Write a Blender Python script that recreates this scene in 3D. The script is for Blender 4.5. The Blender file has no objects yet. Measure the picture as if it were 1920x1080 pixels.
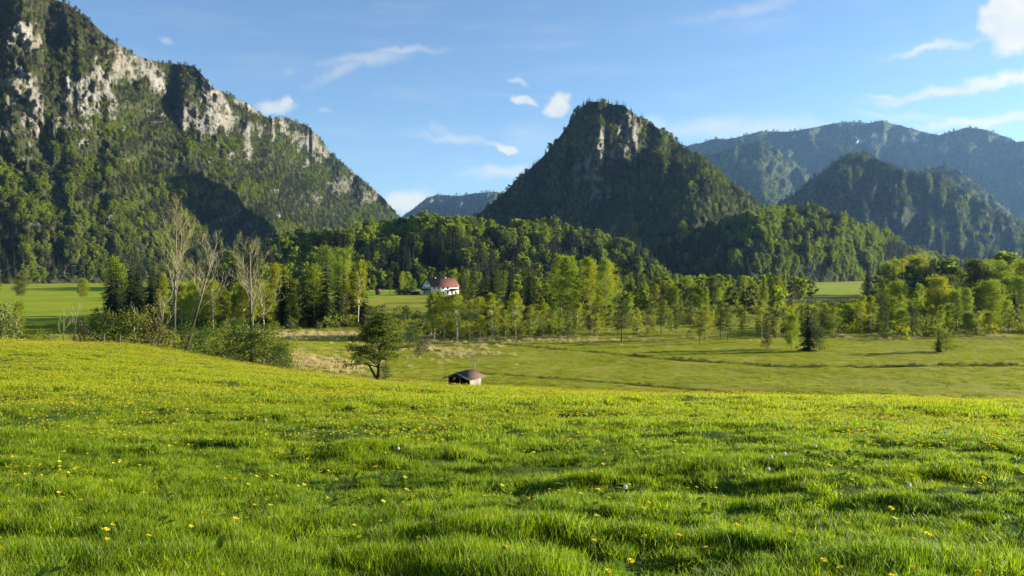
import bpy, math, random
import numpy as np
random.seed(7)
rng = np.random.default_rng(11)
scene = bpy.context.scene
F = 1450.0; CX = 960.0; HY = 510.0; CAMZ = 14.0      # focal length and horizon measured on the 1920 px wide photograph
SUN_EL = 12.5; SUN_AZ = 76.0                         # degrees; azimuth from +Y towards +X

# ------------------------------------------------------------------ camera, world, sun, exposure
cam = bpy.data.cameras.new("camera"); cam_o = bpy.data.objects.new("camera", cam)
scene.collection.objects.link(cam_o); scene.camera = cam_o
cam.sensor_width = 36.0; cam.lens = F / 1920.0 * 36.0
cam.shift_y = -30.0 / 1920.0
cam.clip_start = 0.1; cam.clip_end = 60000.0
cam_o.location = (0, 0, CAMZ); cam_o.rotation_euler = (math.pi / 2, 0, 0)

scene.view_settings.view_transform = 'Standard'
scene.view_settings.look = 'None'
scene.view_settings.gamma = 1.0
scene.view_settings.use_curve_mapping = False
scene.view_settings.exposure = 1.85
scene.render.engine = 'CYCLES'
cy = scene.cycles
cy.max_bounces = 5; cy.diffuse_bounces = 2; cy.glossy_bounces = 1; cy.transmission_bounces = 3
cy.transparent_max_bounces = 4; cy.volume_bounces = 0
cy.use_denoising = True
try: cy.denoiser = 'OPENIMAGEDENOISE'
except Exception: pass
cy.sample_clamp_indirect = 4.0
cy.caustics_reflective = False; cy.caustics_refractive = False

world = bpy.data.worlds.new("World"); scene.world = world; world.use_nodes = True
nt = world.node_tree; N = nt.nodes; L = nt.links; N.clear()
def node(t, **kw):
    n = N.new(t)
    for k, v in kw.items(): setattr(n, k, v)
    return n
def vmath(op, a, b=None, c=None):
    n = node('ShaderNodeVectorMath', operation=op)
    for i, q in enumerate((a, b, c)):
        if q is None: continue
        if isinstance(q, (tuple, list)): n.inputs[i].default_value = q
        else: L.new(q, n.inputs[i])
    return n
def fmath(op, a, b=None, clamp=False):
    n = node('ShaderNodeMath', operation=op, use_clamp=clamp)
    for i, q in enumerate((a, b)):
        if q is None: continue
        if isinstance(q, (int, float)): n.inputs[i].default_value = q
        else: L.new(q, n.inputs[i])
    return n.outputs[0]
out = node('ShaderNodeOutputWorld'); bg = node('ShaderNodeBackground')
sky = node('ShaderNodeTexSky', sky_type='NISHITA')
sky.sun_disc = False
sky.sun_elevation = math.radians(SUN_EL); sky.sun_rotation = math.radians(SUN_AZ)
sky.altitude = 700; sky.air_density = 1.0; sky.dust_density = 0.3; sky.ozone_density = 2.5
SKY = 0.055
bg.inputs['Strength'].default_value = SKY
tc = node('ShaderNodeTexCoord')
sep = node('ShaderNodeSeparateXYZ'); L.new(tc.outputs['Generated'], sep.inputs[0])
yy = fmath('MAXIMUM', sep.outputs[1], 0.05)
uu = fmath('DIVIDE', sep.outputs[0], yy); vv = fmath('DIVIDE', sep.outputs[2], yy)
front = fmath('MULTIPLY', fmath('SUBTRACT', sep.outputs[1], 0.1), 8.0, clamp=True)
comb = node('ShaderNodeCombineXYZ'); L.new(uu, comb.inputs[0]); L.new(vv, comb.inputs[1])
nz = node('ShaderNodeTexNoise'); nz.inputs['Scale'].default_value = 9.0; nz.inputs['Detail'].default_value = 5.0
L.new(comb.outputs[0], nz.inputs['Vector'])
nzb = node('ShaderNodeTexNoise'); nzb.inputs['Scale'].default_value = 42.0; nzb.inputs['Detail'].default_value = 5.0
L.new(comb.outputs[0], nzb.inputs['Vector'])
d1 = vmath('SUBTRACT', nz.outputs['Color'], (0.5, 0.5, 0.5))
d2 = vmath('SUBTRACT', nzb.outputs['Color'], (0.5, 0.5, 0.5))
def warped(a1, a2):
    w = vmath('MULTIPLY_ADD', d1.outputs[0], (a1, a1 * .5, 0), comb.outputs[0])
    return vmath('MULTIPLY_ADD', d2.outputs[0], (a2, a2 * .6, 0), w.outputs[0])
W_puff = warped(0.03, 0.035); W_wisp = warped(0.06, 0.035)
# clouds: direction from the sky's centre of each cloud (measured px), radii px, tilt deg, opacity, edge softness, puffy?
CL = [(1896, 40, 58, 56, 0, 1.0, .3, 1), (1930, 20, 56, 64, 0, 1.0, .3, 1), (1975, 50, 80, 45, 0, .95, .3, 1),
      (1890, 146, 170, 17, 10, 1.0, .9, 0), (1770, 166, 150, 12, 9, .85, .9, 0), (1750, 92, 120, 9, 11, .65, 1, 0), (1660, 176, 45, 7, 3, .6, .9, 0),
      (1870, 222, 220, 13, 6, .95, .95, 0), (1700, 214, 110, 10, -4, .45, 1, 0), (1400, 240, 220, 28, 0, .55, 1, 0), (1410, 14, 130, 17, 12, .3, 1, 0),
      (690, 108, 100, 17, 4, .42, 1, 0), (640, 132, 70, 14, 22, .36, 1, 0), (760, 94, 95, 8, 2, .35, 1, 0),
      (1044, 196, 27, 20, 38, .95, .5, 1), (985, 190, 25, 9, -22, .8, .6, 1), (967, 155, 24, 6, -24, .5, .8, 1),
      (520, 200, 44, 15, 0, .62, .7, 1), (535, 192, 18, 11, 0, .8, .6, 1), (312, 77, 17, 8, -10, .35, .9, 1), (615, 209, 16, 6, -8, .3, .9, 1),
      (850, 262, 100, 12, -4, .5, 1, 0), (815, 245, 14, 26, 0, .28, 1, 0), (930, 270, 60, 6, -3, .5, .9, 0), (957, 280, 22, 9, -18, .9, .5, 1),
      (940, 325, 85, 16, 3, .75, 1, 0), (765, 378, 60, 22, 6, 1.0, .8, 1), (990, 262, 60, 40, 0, .16, 1, 0), (540, 130, 15, 8, 0, .2, 1, 1),
      (1235, 228, 40, 18, -20, .35, .9, 1), (2300, 180, 240, 40, 4, .7, .9, 0), (-300, 90, 200, 30, 5, .4, 1, 0)]
dens = None
for (px, py, rx, ry, ang, op, soft, puff) in CL:
    s = vmath('SUBTRACT', (W_puff if puff else W_wisp).outputs[0], ((px - CX) / F, (HY - py) / F, 0))
    r = node('ShaderNodeVectorRotate', rotation_type='Z_AXIS'); r.inputs['Angle'].default_value = -math.radians(ang)
    L.new(s.outputs[0], r.inputs['Vector'])
    m = vmath('MULTIPLY', r.outputs[0], (F / (rx * 1.25), F / (ry * 1.25), 0))
    ln = vmath('LENGTH', m.outputs[0])
    mr = node('ShaderNodeMapRange', interpolation_type='SMOOTHSTEP')
    mr.inputs['From Min'].default_value = 1.0; mr.inputs['From Max'].default_value = 1.0 - soft
    mr.inputs['To Max'].default_value = op
    L.new(ln.outputs['Value'], mr.inputs['Value'])
    dens = mr.outputs[0] if dens is None else fmath('MAXIMUM', dens, mr.outputs[0])
# streaky thin cirrus texture over the wisps and a very faint veil over the whole sky
st = node('ShaderNodeTexNoise'); st.inputs['Scale'].default_value = 6.0; st.inputs['Detail'].default_value = 8.0; st.inputs['Roughness'].default_value = .6
smap = vmath('MULTIPLY', tc.outputs['Generated'], (1.2, 1.2, 7.0)); L.new(smap.outputs[0], st.inputs['Vector'])
veil = fmath('MULTIPLY', fmath('SUBTRACT', st.outputs['Fac'], 0.5, clamp=True), 0.5)
tex = fmath('ADD', fmath('MULTIPLY', nzb.outputs['Fac'], 0.9), 0.45, clamp=True)
cov = fmath('MULTIPLY', fmath('MULTIPLY', dens, tex), front)
cov = fmath('ADD', cov, veil, clamp=True)
cmix = node('ShaderNodeMix', data_type='RGBA')
shade = node('ShaderNodeMix', data_type='RGBA')
shade.inputs['A'].default_value = (3.3, 3.5, 3.7, 1); shade.inputs['B'].default_value = (5.8, 5.4, 4.4, 1)
L.new(fmath('MULTIPLY', nz.outputs['Fac'], 1.2, clamp=True), shade.inputs['Factor'])
L.new(cov, cmix.inputs['Factor']); L.new(shade.outputs['Result'], cmix.inputs['B'])
skyc = node('ShaderNodeMix', data_type='RGBA', blend_type='MULTIPLY'); skyc.inputs['Factor'].default_value = 1.0
skyc.inputs['B'].default_value = (.95, 1.0, 1.08, 1)
L.new(sky.outputs[0], skyc.inputs['A']); L.new(skyc.outputs['Result'], cmix.inputs['A'])
L.new(cmix.outputs['Result'], bg.inputs['Color']); L.new(bg.outputs[0], out.inputs[0])

sun = bpy.data.lights.new("sun", 'SUN'); sun_o = bpy.data.objects.new("sun", sun); scene.collection.objects.link(sun_o)
sun.energy = 5.0; sun.angle = math.radians(0.5); sun.color = (1.0, 0.90, 0.74)
sun_o.rotation_euler = (math.radians(90 - SUN_EL), 0, math.radians(180 - SUN_AZ))

# ------------------------------------------------------------------ numeric helpers
def _hash(ix, iy, seed):
    h = (ix.astype(np.int64) * 374761393 + iy.astype(np.int64) * 668265263 + seed * 1442695041) & 0x7fffffff
    h = ((h ^ (h >> 13)) * 1274126177) & 0x7fffffff
    h = ((h ^ (h >> 11)) * 2246822519) & 0x7fffffff
    return ((h ^ (h >> 16)) & 0xffffff) / float(0xffffff)
def vnoise(x, y, seed=0):
    x = np.asarray(x, float); y = np.asarray(y, float)
    ix = np.floor(x); iy = np.floor(y); fx = x - ix; fy = y - iy
    fx = fx * fx * fx * (fx * (fx * 6 - 15) + 10); fy = fy * fy * fy * (fy * (fy * 6 - 15) + 10)
    a = _hash(ix, iy, seed); b = _hash(ix + 1, iy, seed); c = _hash(ix, iy + 1, seed); d = _hash(ix + 1, iy + 1, seed)
    return (a + (b - a) * fx) * (1 - fy) + (c + (d - c) * fx) * fy
def fbm(x, y, seed=0, octv=4, gain=.5):
    s = 0; a = 1; t = 0
    for i in range(octv):
        s = s + a * (vnoise(x * 2.03 ** i + 17.3 * i, y * 2.03 ** i - 9.1 * i, seed + i * 31) - .5); t += a; a *= gain
    return s / t * 2
def sig(x): return 1 / (1 + np.exp(-np.clip(x, -40, 40)))
def mesh_from(name, V, faces, mats=(), smooth=False, mat_idx=None):
    """faces: list of (n,k) int arrays"""
    me = bpy.data.meshes.new(name)
    V = np.asarray(V, np.float32); me.vertices.add(len(V)); me.vertices.foreach_set('co', V.ravel())
    faces = [np.asarray(f, np.int32) for f in faces if len(f)]
    tot = np.concatenate([np.full(len(f), f.shape[1], np.int32) for f in faces])
    li = np.concatenate([f.ravel() for f in faces])
    me.loops.add(len(li)); me.loops.foreach_set('vertex_index', li)
    me.polygons.add(len(tot)); st_ = np.concatenate([[0], np.cumsum(tot)[:-1]]).astype(np.int32)
    me.polygons.foreach_set('loop_start', st_); me.polygons.foreach_set('loop_total', tot)
    if smooth: me.polygons.foreach_set('use_smooth', np.ones(len(tot), bool))
    for m in mats: me.materials.append(m)
    if mat_idx is not None: me.polygons.foreach_set('material_index', np.asarray(mat_idx, np.int32))
    me.update(calc_edges=True)
    return me
COL = scene.collection
def link(name, me, parent=None, loc=None, rz=None, **props):
    o = bpy.data.objects.new(name, me); COL.objects.link(o)
    if parent is not None: o.parent = parent
    if loc is not None: o.location = loc
    if rz is not None: o.rotation_euler = (0, 0, rz)
    for k, v in props.items():
        if v is not None: o[k] = v
    return o
def grid_faces(nr, nc, wrap=False):
    i = np.arange(nr - 1)[:, None] * nc; j = np.arange(nc if wrap else nc - 1)[None, :]
    j1 = (j + 1) % nc
    return np.stack([(i + j), (i + j1), (i + nc + j1), (i + nc + j)], -1).reshape(-1, 4)
def set_attr(me, name, vals):
    a = me.attributes.new(name, 'FLOAT', 'POINT'); a.data.foreach_set('value', np.asarray(vals, np.float32).ravel())

# ------------------------------------------------------------------ materials
class MT:
    def __init__(s, name):
        s.m = bpy.data.materials.new(name); s.m.use_nodes = True
        s.t = s.m.node_tree; s.t.nodes.clear(); s.out = s.n('ShaderNodeOutputMaterial')
        s.geo = s.n('ShaderNodeNewGeometry')
    def n(s, t, **kw):
        n = s.t.nodes.new(t)
        for k, v in kw.items(): setattr(n, k, v)
        return n
    def l(s, a, b): s.t.links.new(a, b)
    def noise(s, scale, detail=4, rough=.55, vec=None, stretch=None):
        n = s.n('ShaderNodeTexNoise'); n.inputs['Scale'].default_value = scale; n.inputs['Detail'].default_value = detail; n.inputs['Roughness'].default_value = rough
        v = vec or s.geo.outputs['Position']
        if stretch:
            m = s.n('ShaderNodeVectorMath', operation='MULTIPLY'); s.l(v, m.inputs[0]); m.inputs[1].default_value = stretch; v = m.outputs[0]
        s.l(v, n.inputs['Vector']); return n.outputs['Fac']
    def attr(s, name):
        a = s.n('ShaderNodeAttribute'); a.attribute_name = name; return a.outputs['Fac']
    def ramp(s, fac, stops):
        r = s.n('ShaderNodeValToRGB'); e = r.color_ramp.elements
        while len(e) > 1: e.remove(e[-1])
        e[0].position = stops[0][0]; e[0].color = (*stops[0][1], 1)
        for p, c in stops[1:]:
            q = e.new(p); q.color = (*c, 1)
        s.l(fac, r.inputs[0]); return r.outputs[0]
    def rng(s, fac, a, b, c=0., d=1.):
        r = s.n('ShaderNodeMapRange'); s.l(fac, r.inputs['Value'])
        for k, v in zip(('From Min', 'From Max', 'To Min', 'To Max'), (a, b, c, d)): r.inputs[k].default_value = v
        return r.outputs[0]
    def mix(s, fac, a, b, blend='MIX'):
        n = s.n('ShaderNodeMix', data_type='RGBA', blend_type=blend)
        if isinstance(fac, (int, float)): n.inputs['Factor'].default_value = fac
        else: s.l(fac, n.inputs['Factor'])
        for k, v in (('A', a), ('B', b)):
            if isinstance(v, tuple): n.inputs[k].default_value = (*v, 1)
            else: s.l(v, n.inputs[k])
        return n.outputs['Result']
    def math(s, op, a, b=0., clamp=False):
        n = s.n('ShaderNodeMath', operation=op, use_clamp=clamp)
        for i, q in enumerate((a, b)):
            if isinstance(q, (int, float)): n.inputs[i].default_value = q
            else: s.l(q, n.inputs[i])
        return n.outputs[0]
    def bsdf(s, col, rough=.8, spec=.25, bump=None, bstr=.5, bdist=.1, transl=0., tcol=None):
        b = s.n('ShaderNodeBsdfPrincipled')
        b.inputs['Roughness'].default_value = rough; b.inputs['Specular IOR Level'].default_value = spec
        if isinstance(col, tuple): b.inputs['Base Color'].default_value = (*col, 1)
        else: s.l(col, b.inputs['Base Color'])
        if bump is not None:
            bp = s.n('ShaderNodeBump'); bp.inputs['Strength'].default_value = bstr; bp.inputs['Distance'].default_value = bdist
            s.l(bump, bp.inputs['Height']); s.l(bp.outputs[0], b.inputs['Normal'])
        o = b.outputs[0]
        if transl > 0:
            t = s.n('ShaderNodeBsdfTranslucent')
            c = tcol if tcol is not None else col
            if isinstance(c, tuple): t.inputs['Color'].default_value = (*c, 1)
            else: s.l(c, t.inputs['Color'])
            mx = s.n('ShaderNodeMixShader'); mx.inputs[0].default_value = transl
            s.l(o, mx.inputs[1]); s.l(t.outputs[0], mx.inputs[2]); o = mx.outputs[0]
        s.l(o, s.out.inputs[0]); return s.m
def leaf_mat(name, stops, transl=.4, rough=.65, patch=0.0, spec=.12, tboost=1.5):
    m = MT(name); oi = m.n('ShaderNodeObjectInfo')
    fac = oi.outputs['Random']
    if patch:
        nf = m.rng(m.noise(patch, 3), .3, .7, -.5, .5)
        fac = m.math('ADD', m.math('MULTIPLY', fac, .65), m.math('ADD', nf, .17), clamp=True)
    fac = m.math('ADD', m.math('MULTIPLY', fac, .6), m.math('MULTIPLY', m.geo.outputs['Random Per Island'], .4), clamp=True)
    c = m.ramp(fac, stops)
    tc_ = m.mix(1.0, c, (tboost * .9, tboost, tboost * .5), 'MULTIPLY')
    return m.bsdf(c, rough, spec, transl=transl, tcol=tc_)
M = {}
M['spruce'] = leaf_mat('spruce_needles', [(0, (.014, .024, .008)), (.5, (.026, .040, .012)), (1, (.048, .065, .016))], .15)
M['beech'] = leaf_mat('fresh_beech_leaves', [(0, (.08, .115, .012)), (.5, (.165, .21, .015)), (1, (.26, .29, .02))], .4)
M['beech_dim'] = leaf_mat('mixed_leaves', [(0, (.055, .07, .018)), (1, (.13, .14, .026))], .35)
M['brown'] = leaf_mat('bare_twig_crown', [(0, (.075, .06, .035)), (.6, (.11, .09, .045)), (1, (.12, .12, .04))], .1)
M['birch'] = leaf_mat('young_birch_leaves', [(0, (.14, .165, .010)), (.5, (.21, .225, .012)), (1, (.29, .27, .014))], .45)
M['bright'] = leaf_mat('bright_spring_leaves', [(0, (.15, .19, .014)), (1, (.25, .29, .018))], .45)
M['olive'] = leaf_mat('olive_shrub_leaves', [(0, (.10, .125, .014)), (1, (.20, .21, .025))], .35)
M['pineolive'] = leaf_mat('olive_pine_needles', [(0, (.07, .10, .016)), (1, (.15, .175, .025))], .3)
M['pine'] = leaf_mat('pine_needles', [(0, (.05, .07, .013)), (1, (.10, .12, .02))], .2)
M['darkshrub'] = leaf_mat('dark_shrub_leaves', [(0, (.04, .07, .012)), (1, (.08, .12, .018))], .3)
M['blossom'] = leaf_mat('white_blossom', [(0, (.16, .20, .03)), (.7, (.24, .27, .08)), (1, (.5, .5, .36))], .3, tboost=1.0)
M['straw'] = leaf_mat('dry_reed_stalks', [(0, (.46, .35, .17)), (.6, (.56, .45, .24)), (1, (.42, .37, .15))], .25, tboost=1.0)
M['heath'] = leaf_mat('brown_heath_twigs', [(0, (.07, .06, .025)), (1, (.14, .12, .04))], .2, tboost=1.0)
def bark(name, c1, c2, scale=3.0, stretch=(1, 1, .25)):
    m = MT(name); n = m.noise(scale, 4, .6, stretch=stretch)
    return m.bsdf(m.ramp(n, [(.35, c1), (.65, c2)]), .85, .15, bump=n, bstr=.6, bdist=.03)
M['bark_dark'] = bark('dark_bark', (.035, .028, .02), (.075, .062, .045))
M['bark_grey'] = bark('grey_bark', (.10, .09, .065), (.22, .20, .15))
M['bark_pale'] = bark('pale_ash_bark', (.20, .18, .12), (.36, .33, .24))
M['bark_birch'] = bark('birch_bark', (.32, .30, .24), (.68, .66, .56), 2.0, (1, 1, 1.6))
M['bark_pine'] = bark('pine_bark', (.05, .038, .025), (.10, .075, .05))

# ------------------------------------------------------------------ ground heights
EX = np.array([-120, -56, -40, -33.6, -26, -18, -8, 8.6, 31.8, 120.])
EY = np.array([88, 85, 85, 80, 73, 65, 58, 52, 48, 46.])
EZ = np.array([6.2, 6.4, 5.9, 5.6, 5.35, 5.5, 5.55, 5.75, 5.95, 6.4])
def meadow_z(x, y):
    ye = np.interp(x, EX, EY); ze = np.interp(x, EX, EZ)
    s = y / ye
    z1 = 12.4 + (ze - 12.4) * s
    z2 = ze - .27 * (y - ye) + .3
    k = .5
    z = -k * np.logaddexp(-z1 / k, -z2 / k) + .12
    w = sig((y - 1.5) * 2) * .8 + .2
    z = z + w * (.17 * fbm(x / 1.3, y / .8, 3, 3) + .22 * fbm(x / 8, y / 6, 5, 2))
    return np.maximum(z, -3.0)
def valley_z(x, y):
    bank = 2.7 * sig((-27 - x) / 5) * sig((140 - y) / 7)
    fade = np.clip((y - 300) / 500, 0, 1)
    z = bank + .22 * fbm(x / 14, y / 9, 21, 3) + .9 * fade * fbm(x / 160, y / 120, 23, 2)
    # two old drainage ditches and the uneven margin of the mire
    for (x0, y0, x1, y1, w, dp) in DITCH:
        t = (x - x0) / (x1 - x0)
        yc = y0 + (y1 - y0) * t + 1.2 * fbm(x / 12, y * 0 + 3, 77, 2)
        z = z - dp * np.exp(-((y - yc) / w) ** 2) * (t > -.02) * (t < 1.02)
    return z
def _g(px, py): Y = CAMZ * F / (py - HY); return ((px - CX) / F * Y, Y)
DITCH = []
for (a, b, w, dp) in [((900, 701), (1400, 736), .55, .38), ((1400, 736), (2300, 764), .55, .38), ((905, 644), (1180, 668), 1.1, .38),
                      ((1180, 668), (1480, 688), 1.1, .32), ((1480, 688), (2200, 685), 1.0, .3)]:
    p = _g(*a); q = _g(*b); DITCH.append((p[0], p[1], q[0], q[1], w, dp))
def ground_z(x, y):
    x = np.asarray(x, float); y = np.asarray(y, float)
    return np.maximum(np.where(y < 125, meadow_z(x, y), -9), valley_z(x, y))
def hit(px, py, ymin=20.):
    """the ground point in the direction of a measured photo position"""
    Ys = np.geomspace(ymin, 4000, 1600); X = (px - CX) / F * Ys; Z = CAMZ + (HY - py) / F * Ys
    b = np.nonzero(Z <= ground_z(X, Ys))[0]
    i = b[0] if len(b) else len(Ys) - 1
    return X[i], Ys[i], float(ground_z(X[i], Ys[i]))

# valley floor
pxs = np.concatenate([np.linspace(-3200, -420, 20), np.linspace(-400, 2320, 560), np.linspace(2340, 5100, 20)])
Ys = np.concatenate([np.linspace(40, 75, 10), np.geomspace(76, 300, 260), np.geomspace(305, 12500, 110)])
PX, YY = np.meshgrid(pxs, Ys); XX = (PX - CX) / F * YY
ZZ = valley_z(XX, YY)
m = MT('valley_grass')
pos = m.geo.outputs['Position']
n1 = m.noise(.035, 5, .6, stretch=(.6, 1, 1)); n2 = m.noise(.5, 5, .65, stretch=(.45, 1.3, 1)); n3 = m.noise(3.0, 4, .7, stretch=(.5, 1, 1))
green = m.ramp(n1, [(.3, (.18, .215, .016)), (.5, (.25, .265, .018)), (.7, (.31, .30, .028))])
green = m.mix(m.rng(n2, .35, .7), green, (.26, .24, .03))
green = m.mix(m.rng(n3, .55, .75, 0, .6), green, (.075, .085, .015))
heath = m.ramp(n2, [(.3, (.07, .06, .025)), (.5, (.13, .11, .035)), (.7, (.20, .16, .06))])
strw = m.ramp(n2, [(.3, (.24, .19, .075)), (.6, (.42, .32, .15)), (.8, (.30, .26, .08))])
brt = m.ramp(n1, [(.3, (.19, .25, .014)), (.7, (.29, .32, .018))])
c = m.mix(m.attr('heath'), green, heath); c = m.mix(m.attr('straw'), c, strw); c = m.mix(m.attr('bright'), c, brt)
c = m.mix(m.attr('ditch'), c, (.055, .045, .018))
bmp = m.math('ADD', n2, m.math('MULTIPLY', n3, .5))
M['valley'] = m.bsdf(c, .95, .05, bump=bmp, bstr=.5, bdist=.2)
me = mesh_from('valley_floor', np.stack([XX, YY, ZZ], -1).reshape(-1, 3), [grid_faces(len(Ys), len(pxs))], [M['valley']], True)
def pyof(x, y): return HY + CAMZ * F / np.maximum(y, 1)
PY = pyof(XX, YY); nse = fbm(XX / 16, YY / 16, 40, 4)
def band(v, a, b, s): return sig((v - a) / s) * sig((b - v) / s)
hz = band(YY, 168, 420, 6) * band(XX, -3, 400, 10) + band(YY, 200, 260, 5) * band(XX, -60, 10, 5) + band(YY, 150, 300, 5) * band(XX, 90, 400, 14)
heath_a = np.clip(hz, 0, 1) * np.clip(.75 + nse * 1.3, 0, 1)
st_a = band(YY, 104, 122, 4) * band(XX, -36, -19, 2) * .9 + band(YY, 163, 180, 4) * band(XX, -60, -22, 5) + band(YY, 133, 175, 5) * band(XX, -20, -5, 3) * np.clip(.4 + nse * 2, 0, 1) + band(YY, 156, 163, 1.5) * band(XX, -6, 16, 3)
st_a = np.clip(st_a, 0, 1) * np.clip(.75 + nse, 0, 1)
br_a = band(YY, 400, 900, 10) * band(XX, -160, -40, 4) + band(YY, 430, 930, 10) * band(XX, 180, 360, 12) + band(YY, 200, 1100, 8) * band(XX, -900, -100, 6)
di = np.zeros_like(XX)
for (x0, y0, x1, y1, w, dp) in DITCH:
    t = (XX - x0) / (x1 - x0); yc = y0 + (y1 - y0) * t + 1.2 * fbm(XX / 12, YY * 0 + 3, 77, 2)
    di = np.maximum(di, np.exp(-((YY - yc) / (w * .9)) ** 2) * (t > -.02) * (t < 1.02))
di = di * np.clip(.75 + 1.6 * fbm(XX / 3, YY / 3, 88, 3), 0, 1)
set_attr(me, 'heath', heath_a); set_attr(me, 'straw', st_a); set_attr(me, 'bright', np.clip(br_a, 0, 1)); set_attr(me, 'ditch', di)
link('valley_floor', me, kind='structure')

# meadow slope: polar sheet round the camera
rr = np.concatenate([[0.05], np.geomspace(.6, 135, 250)])
aa = np.concatenate([np.linspace(-math.pi, -.75, 60, endpoint=False), np.linspace(-.75, .75, 420, endpoint=False), np.linspace(.75, math.pi, 60, endpoint=False)])
R_, A_ = np.meshgrid(rr, aa, indexing='ij'); XX = R_ * np.sin(A_); YY = R_ * np.cos(A_)
m = MT('meadow_soil_and_turf')
n1 = m.noise(.5, 4); n2 = m.noise(9, 4, .7)
c = m.ramp(n1, [(.3, (.045, .085, .010)), (.7, (.08, .12, .012))]); c = m.mix(m.rng(n2, .4, .7, 0, .6), c, (.03, .045, .01))
M['meadow'] = m.bsdf(c, .95, .05, bump=n2, bstr=.8, bdist=.05)
me = mesh_from('meadow_slope', np.stack([XX, YY, meadow_z(XX, YY)], -1).reshape(-1, 3), [grid_faces(len(rr), len(aa), True)], [M['meadow']], True)
link('meadow_slope', me, kind='structure')

# ------------------------------------------------------------------ scatter (stuff only)
def scatter(name, P, rot, scl, idx, sources, **props):
    P = np.asarray(P, np.float32); n = len(P)
    me = bpy.data.meshes.new(name); me.vertices.add(n); me.vertices.foreach_set('co', P.ravel())
    a = me.attributes.new('rot', 'FLOAT_VECTOR', 'POINT'); a.data.foreach_set('vector', np.asarray(rot, np.float32).ravel())
    scl = np.asarray(scl, np.float32)
    if scl.ndim == 1: scl = np.repeat(scl[:, None], 3, 1)
    a = me.attributes.new('scl', 'FLOAT_VECTOR', 'POINT'); a.data.foreach_set('vector', scl.ravel())
    a = me.attributes.new('idx', 'INT', 'POINT'); a.data.foreach_set('value', np.asarray(idx, np.int32))
    col = bpy.data.collections.new(name + '_sources')
    for k, s in enumerate(sources):
        o = bpy.data.objects.new(f'{name}_{k:03d}', s); col.objects.link(o)
    g = bpy.data.node_groups.new(name, 'GeometryNodeTree')
    g.interface.new_socket('Geometry', in_out='INPUT', socket_type='NodeSocketGeometry')
    g.interface.new_socket('Geometry', in_out='OUTPUT', socket_type='NodeSocketGeometry')
    gi = g.nodes.new('NodeGroupInput'); go = g.nodes.new('NodeGroupOutput')
    ip = g.nodes.new('GeometryNodeInstanceOnPoints'); ci = g.nodes.new('GeometryNodeCollectionInfo')
    ci.inputs['Collection'].default_value = col; ci.inputs['Separate Children'].default_value = True; ci.inputs['Reset Children'].default_value = True
    def na(nm, t):
        q = g.nodes.new('GeometryNodeInputNamedAttribute'); q.data_type = t; q.inputs['Name'].default_value = nm; return q.outputs['Attribute']
    e2r = g.nodes.new('FunctionNodeEulerToRotation')
    g.links.new(na('rot', 'FLOAT_VECTOR'), e2r.inputs[0])
    g.links.new(gi.outputs[0], ip.inputs['Points']); g.links.new(ci.outputs[0], ip.inputs['Instance'])
    ip.inputs['Pick Instance'].default_value = True
    g.links.new(na('idx', 'INT'), ip.inputs['Instance Index']); g.links.new(e2r.outputs[0], ip.inputs['Rotation'])
    g.links.new(na('scl', 'FLOAT_VECTOR'), ip.inputs['Scale']); g.links.new(ip.outputs[0], go.inputs[0])
    o = link(name, me, kind='stuff', **props)
    md = o.modifiers.new('scatter', 'NODES'); md.node_group = g
    return o

# ------------------------------------------------------------------ plant builders
class Geo:
    def __init__(s): s.V = []; s.Fq = []; s.n = 0; s.Mi = []
    def add(s, V, Fc, mi=0):
        V = np.asarray(V); s.V.append(V); s.Fq.append((np.asarray(Fc) + s.n, mi)); s.n += len(V)
    def mesh(s, name, mats, smooth=False):
        fs = [f for f, _ in s.Fq]; mi = np.concatenate([np.full(len(f), k) for f, k in s.Fq])
        # group by face size keeps order because mesh_from concatenates in order
        return mesh_from(name, np.concatenate(s.V), fs, mats, smooth, mi if len(mats) > 1 else None)
def tube(g, P, R, n=5, mi=0):
    P = np.asarray(P, float); R = np.asarray(R, float)
    T = np.gradient(P, axis=0); T /= np.linalg.norm(T, axis=1)[:, None] + 1e-9
    ref = np.array([0.31, .95, .05]) if abs(T[:, 1]).mean() < .8 else np.array([1., .1, 0])
    A = np.cross(T, ref); A /= np.linalg.norm(A, axis=1)[:, None] + 1e-9; B = np.cross(T, A)
    th = np.arange(n) * 2 * math.pi / n
    V = P[:, None] + R[:, None, None] * (A[:, None] * np.cos(th)[None, :, None] + B[:, None] * np.sin(th)[None, :, None])
    g.add(V.reshape(-1, 3), grid_faces(len(P), n, True), mi)
def cards(g, P, size, asp=1.0, flat=0.0, r=rng, mi=0, drop=None):
    """small leaf-spray quads at P, random facing; flat>0 makes them lie flatter"""
    P = np.asarray(P, float); n = len(P)
    if n == 0: return
    a = r.normal(size=(n, 3)); a[:, 2] *= (1 - flat); a /= np.linalg.norm(a, axis=1)[:, None]
    b = r.normal(size=(n, 3)); b[:, 2] *= (1 - flat); b -= a * (a * b).sum(1)[:, None]; b /= np.linalg.norm(b, axis=1)[:, None] + 1e-9
    s = (np.asarray(size) * r.uniform(.6, 1.3, n))[:, None]
    V = np.stack([P - a * s, P - b * s * asp * .8 + a * s * .2, P + a * s, P + b * s * asp + a * s * .1], 1).reshape(-1, 3)
    g.add(V, np.arange(4 * n).reshape(n, 4), mi)
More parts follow.
